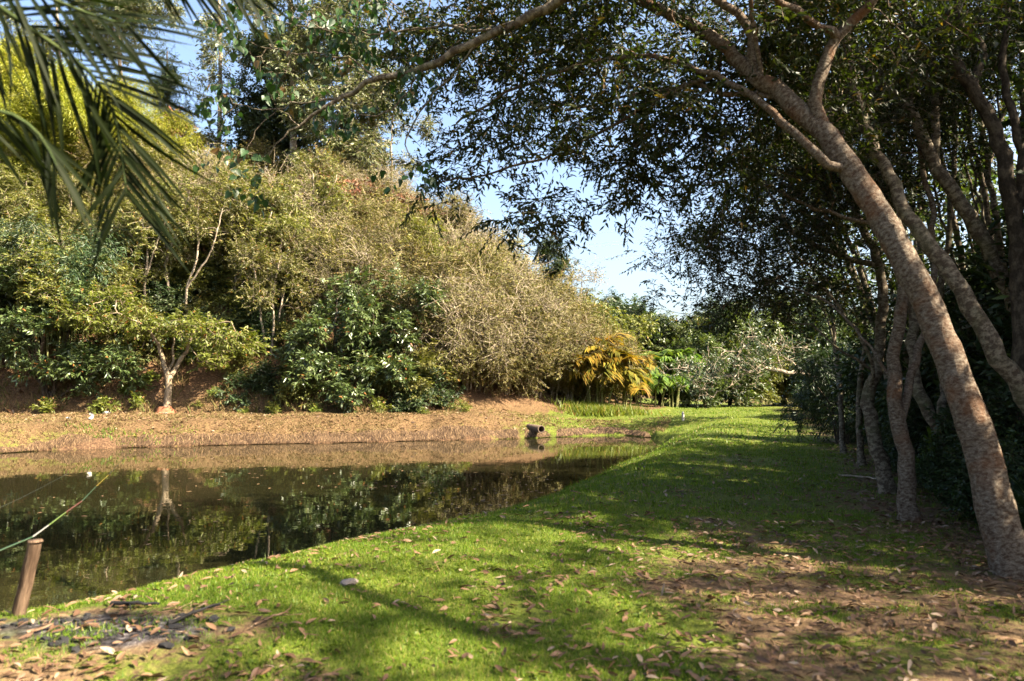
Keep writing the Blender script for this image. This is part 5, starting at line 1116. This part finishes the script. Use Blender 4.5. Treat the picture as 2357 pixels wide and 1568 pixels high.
q = np.arange(18); o = part('cut_top', mesh_np('cut_top', np.concatenate(V), [np.stack([q, (q + 1) % 18, 18 + (q + 1) % 18, 18 + q], 1), np.stack([18 + q, 18 + (q + 1) % 18, np.full(18, 36)], 1)], M['postwood'], False, {'bark': np.concatenate(V) * 3}), post)
o.location = Vector(pt) - Vector(pb)
RC = {'green': (0.06, 0.16, 0.05), 'white': (0.70, 0.68, 0.60), 'lime': (0.28, 0.42, 0.06), 'red': (0.34, 0.10, 0.07), 'yellow': (0.62, 0.42, 0.03), 'dark': (0.05, 0.06, 0.03)}
for k, c_ in RC.items(): M['rod_' + k] = plain_mat('rod_' + k, tuple(0.22 * v + 0.008 for v in c_), 0.3, 0.5, 0.05, 4)
def rod_at(px, py, f): return P(px, py, 4.6 + 3.2 * f)
rb0 = rod_at(-260, 1390, -0.12)
rod = empty('fishing_rod', rb0, 0, 'fishing rod with coloured bands resting on the post and pointing over the pond', 'fishing rod')
sect = [('dark', (-260, 1390, -0.12), (-60, 1292, 0.05)), ('green', (-60, 1292, 0.05), (75, 1236, 0.16)), ('white', (75, 1236, 0.16), (112, 1209, 0.22)), ('lime', (112, 1209, 0.22), (152, 1179, 0.30)), ('red', (152, 1179, 0.30), (189, 1153, 0.40)), ('green', (189, 1153, 0.40), (222, 1119, 0.52)), ('yellow', (222, 1119, 0.52), (250, 1093, 0.66)), ('dark', (250, 1093, 0.66), (300, 1040, 1.0))]
rr_ = [0.009, 0.0075, 0.0065, 0.006, 0.0052, 0.0045, 0.0036, 0.0028, 0.0016]
for i, (c_, a_, b2) in enumerate(sect):
    t = Tree(520 + i); A_, B2 = rod_at(*a_), rod_at(*b2); t.path([A_, B2], rr_[i], rr_[i + 1], -1, 0.4); t.tips = [0]; t.finish(0.001)
    o = part('handle' if i == 0 else 'rod_section', t.wood('rod_section', M['rod_' + c_], 8), rod); o.location = -Vector(rb0)
A_ = P(-120, 1220, 5.2); B2 = P(158, 1089, 7.2)
t = Tree(531); t.path([A_, (A_ + B2) / 2 - np.array((0, 0, 0.02)), B2], 0.0035, 0.0015, -1, 0.4); t.tips = [0]; t.finish(0.001)
o = obj('fishing_rod', t.wood('fishing_rod', M['rod_dark'], 6)); tag(o, 'thin dark rod tip without bands reaching over the pond above the banded one', 'fishing rod')

def lump(seed, s_, flat=0.7):
    rr = np.random.RandomState(seed); me = bpy.data.meshes.new('lump'); import bmesh
    bm_ = bmesh.new(); bmesh.ops.create_icosphere(bm_, subdivisions=2, radius=1)
    for v in bm_.verts: v.co *= 1 + 0.22 * rr.randn() * 0.6; v.co.z *= flat
    for v in bm_.verts: v.co *= s_
    bm_.to_mesh(me); bm_.free(); return me
ck = [lump(540 + i, 1.0, 0.6) for i in range(4)]
for m_ in ck: m_.materials.append(M['charcoal']); m_.name = 'charcoal'
for i in range(34):
    a = rg.rand() * 6.28; q = rg.rand() ** 0.5; x = FIRE[0] + 0.85 * q * math.cos(a); y = FIRE[1] + 0.38 * q * math.sin(a); s_ = 0.012 + 0.022 * rg.rand()
    o = obj('charcoal', ck[i % 4]); o.location = (x, y, gz1(x, y) + 0.006); o.scale = (s_ * 1.6, s_, s_); o.rotation_euler = (0, 0, rg.rand() * 6.28)
    tag(o, 'black lump of charcoal in the grey ash of the fire place', 'charcoal', 'charcoal lumps in the ash')
def stick(name, label, a_, b_2, r_, mat, bend=0.05, cat='stick', group=None, lift=0.02, kids=2):
    a_ = np.array((a_[0], a_[1], gz1(*a_[:2]) + lift)); b_2 = np.array((b_2[0], b_2[1], gz1(*b_2[:2]) + lift)); rr = np.random.RandomState(int(abs(a_[0] * 1000)) % 9999)
    t = Tree(int(abs(a_[0] * 1000)) % 9999); m_ = (a_ + b_2) / 2 + np.array((rr.randn() * bend, rr.randn() * bend, 0.015)); t.path([a_, m_, b_2], r_, r_ * 0.5, -1, 0.06, 0.004)
    for k in range(kids):
        j = rr.randint(2, len(t.pos) - 1); p = np.array(t.pos[j]); d = (b_2 - a_) * 0.28 + rr.randn(3) * 0.07; d[2] = abs(d[2]) * 0.3; t.path([p, p + d], r_ * 0.5, r_ * 0.25, j, 0.06, 0.004)
    t.tips = [0]; t.finish(r_ * 0.25); o = obj(name, t.wood(name, mat, 8)); return tag(o, label, cat, group)
g2 = lambda a, b: G(a, b, 0)[:2]
stick('burnt_stick', 'long charred branch lying from the ash onto the grass', g2(385, 1486), g2(505, 1444), 0.016, M['charcoal'])
stick('burnt_stick', 'charred stick along the upper edge of the ash', g2(255, 1436), g2(365, 1440), 0.018, M['charcoal'])
stick('dry_stick', 'pale thin stick lying on the grass right of the fire place', g2(585, 1481), g2(665, 1452), 0.010, M['stickwood'])
stick('dry_stick', 'brown stick at the near edge of the ash', g2(60, 1512), g2(95, 1496), 0.014, M['stickwood'])
stick('dry_stick', 'thin twig crossing the ash', g2(320, 1470), g2(420, 1452), 0.006, M['stickwood'])
stick('dry_stick', 'bleached stick lying on the shaded lawn left of the path', g2(1622, 1333), g2(1656, 1340), 0.012, M['stickwood'], kids=0)
stick('dry_stick', 'curved dry branch on the ground by the knobbly trunk', g2(1930, 1096), g2(2035, 1110), 0.022, M['bark_light'], 0.08)
for i, (a_, b2) in enumerate([((700, 1500), (735, 1490)), ((1100, 1440), (1150, 1448)), ((1480, 1500), (1530, 1492)), ((960, 1395), (1005, 1400)), ((1860, 1470), (1905, 1482)), ((2000, 1420), (2060, 1415)), ((430, 1520), (480, 1530)), ((1300, 1530), (1345, 1518))]):
    stick('twig', 'thin dry twig lying among the fallen leaves', g2(*a_), g2(*b2), 0.005, M['stickwood'], 0.02, 'twig', 'twigs on the lawn', kids=1)
def place_lump(name, label, cat, px, py, s_, mat, z0=0.0, up=0.0, sq=(1, 1, 1), at=None, seed=560):
    q = G(px, py, z0); q = q if at is None else np.array(at); me = lump(seed, 1.0, 0.7); me.name = name; me.materials.append(mat); o = obj(name, me)
    o.location = (q[0], q[1], (gz1(q[0], q[1]) if at is None else at[2]) + up); o.scale = tuple(s_ * k for k in sq); o.rotation_euler = (0, 0, seed); return tag(o, label, cat)
place_lump('stone', 'pale grey stone lying on the sunlit grass near the pond edge', 'stone', 803, 1378, 0.05, M['stone'], 0, 0.02, (1.5, 1, 0.7))
place_lump('stone', 'pale stone at the water edge half way along the near bank', 'stone', 1222, 1169, 0.07, M['stone'], -0.4, 0.02, (1.4, 1, 0.7), seed=563)
q = G(20, 1422, WZ); place_lump('floating_litter', 'white scrap floating on the pond behind the wooden post', 'litter', 0, 0, 0.05, M['white'], at=(q[0], q[1], WZ + 0.01), sq=(1.6, 0.8, 0.5), seed=564)
def scrap(label, px, py, d, wd, ht_, seed):
    rr = np.random.RandomState(seed); n = 5; u, v = np.meshgrid(np.linspace(-.5, .5, n), np.linspace(0, 1, n)); c = P(px, py, d); z0 = gz1(c[0], d)
    V = np.stack([u.ravel() * wd * (1 - 0.5 * v.ravel()) + 0.02 * rr.randn(25), 0.06 * rr.randn(25), v.ravel() * ht_ + 0.01], 1)
    ii = (np.arange(n - 1)[:, None] * n + np.arange(n - 1)[None]).ravel(); o = obj('litter_scrap', mesh_np('litter_scrap', V, [np.stack([ii, ii + 1, ii + 1 + n, ii + n], 1)], M['white'])); o.location = (c[0], d, z0)
    tag(o, label, 'litter')
scrap('white crumpled paper at the top edge of the far bank', 246, 963, 31.6, 0.34, 0.08, 1)
scrap('upright white paper scrap near the left of the far waterline', 208, 1015, 28.0, 0.18, 0.24, 2)
scrap('small white scrap in the grass left of the upright paper scrap', 158, 1022, 27.8, 0.14, 0.10, 3)
scrap('tiny white scrap on the far bank below the forked tree', 380, 962, 31.7, 0.3, 0.06, 4)
# drain pipe
pp = P(1246, 988, 31.6); pp[2] = max(pp[2], WZ + 0.16); nseg = 20; a = np.arange(nseg) * 2 * np.pi / nseg; V = []; ro, ri, Lp = 0.165, 0.125, 1.6
for rad, dep in ((ro, Lp), (ro, 0), (ri, 0), (ri, Lp)): V.append(np.stack([rad * np.cos(a), np.full(nseg, dep), rad * np.sin(a)], 1))
V.append(np.array([(0, 0.5, 0)])); V = np.concatenate(V); idx = np.arange(4 * nseg).reshape(4, nseg)
F_ = np.stack([idx[:-1], np.roll(idx[:-1], -1, 1), np.roll(idx[1:], -1, 1), idx[1:]], -1).reshape(-1, 4)
o = obj('drain_pipe', mesh_np('drain_pipe', V[:-1], [F_], M['pipe'], False)); o.location = Vector(pp); o.rotation_euler = (0, 0, R(18)); tag(o, 'dark concrete drain pipe sticking out of the far bank above the water', 'pipe')
# white stake on the far lawn
s0 = P(1572, 962, 34); s0[2] = gz1(s0[0], s0[1]); st_ = empty('marker_stake', s0, 0, 'short white stake standing alone on the far lawn', 'stake')
V = []; 
for z_, h_ in ((-0.05, 0.05), (0.36, 0.05), (0.42, 0.015)): V += [(-h_, -h_, z_), (h_, -h_, z_), (h_, h_, z_), (-h_, h_, z_)]
idx = np.arange(12).reshape(3, 4); F_ = np.stack([idx[:-1], np.roll(idx[:-1], -1, 1), np.roll(idx[1:], -1, 1), idx[1:]], -1).reshape(-1, 4)
part('stake', mesh_np('stake', np.array(V), [np.concatenate([F_, [[8, 9, 10, 11]]])], M['white']), st_)
A_ = P(1408, 905, 39.5); B2 = P(1433, 942, 39); t = Tree(571); t.path([A_, (A_ + B2) / 2, (B2[0], B2[1], gz1(B2[0], B2[1]) - 0.1)], 0.05, 0.06, -1, 0.3); t.tips = [0]; t.finish(0.03)
tag(obj('leaning_pole', t.wood('leaning_pole', M['bark_dark'], 8)), 'dark pole leaning against the golden palm clump', 'pole')
for i, (a_, b2) in enumerate([((1100, 556), (1900, 488)), ((1100, 588), (1900, 515)), ((1100, 620), (1900, 552))]):
    A_, B2 = P(*a_, 150), P(*b2, 130); e = B2 - A_; t = Tree(580 + i)
    for dz in (0, 0.55):
        pts = [A_ - e * 0.6 + (0, 0, 2.0 + dz), A_ + (0, 0, dz), (A_ + B2) / 2 + (0, 0, -0.35 + dz), B2 + (0, 0, dz), B2 + e * 0.8 + (0, 0, 3 + dz)]; t.path(pts, 0.045, 0.045, -1, 8)
    t.tips = [0]; t.finish(0.03); tag(obj('power_line', t.wood('power_line', M['wire'], 5)), ['topmost', 'middle', 'lowest'][i] + ' pair of power wires crossing the sky gap', 'power line')
# dry sheaths under the bamboo
for i in range(26):
    px = 10 + 310 * rg.rand(); q = on_hill(px, 31.9 + 1.3 * rg.rand(), 0.06); v, f = CU[i % 6]; 
    o = obj('dry_sheath', bank[2 if i % 2 else 3][i % 6]); o.location = q; o.scale = (0.3 + 0.35 * rg.rand(),) * 3; o.rotation_euler = (0.5 * rg.randn(), 0.5 * rg.randn(), rg.rand() * 6.28)
    tag(o, 'pale dry bamboo sheath lying at the foot of the hill on the left', 'sheath', 'dry bamboo sheaths')
# small weeds at the hill foot
wd_ = bushy('weed', 'small leafy green weed at the foot of the hill', 'plant', 'weeds at the foot of the hill', 590, (0.38, 0.35, 0.32), 'yellowgreen', 'culm', 22, dict(twigs=4, leaves=7, tlen=0.2, llen=0.13, lwid=0.05), stemr=0.012, k=4)
for i, (px, d) in enumerate([(330, 32.4), (300, 33.2), (345, 33.6), (100, 31.8), (455, 32.4), (500, 32.8), (640, 31.9), (250, 32.0), (565, 32.2), (720, 31.8), (1060, 33.6), (880, 31.9), (980, 32.3)]):
    if i == 0: wd_.location = on_hill(px, d); wd_.scale = (1.1,) * 3
    else: dup(wd_, on_hill(px, d), i * 1.1, 0.55 + 0.18 * (i % 4))
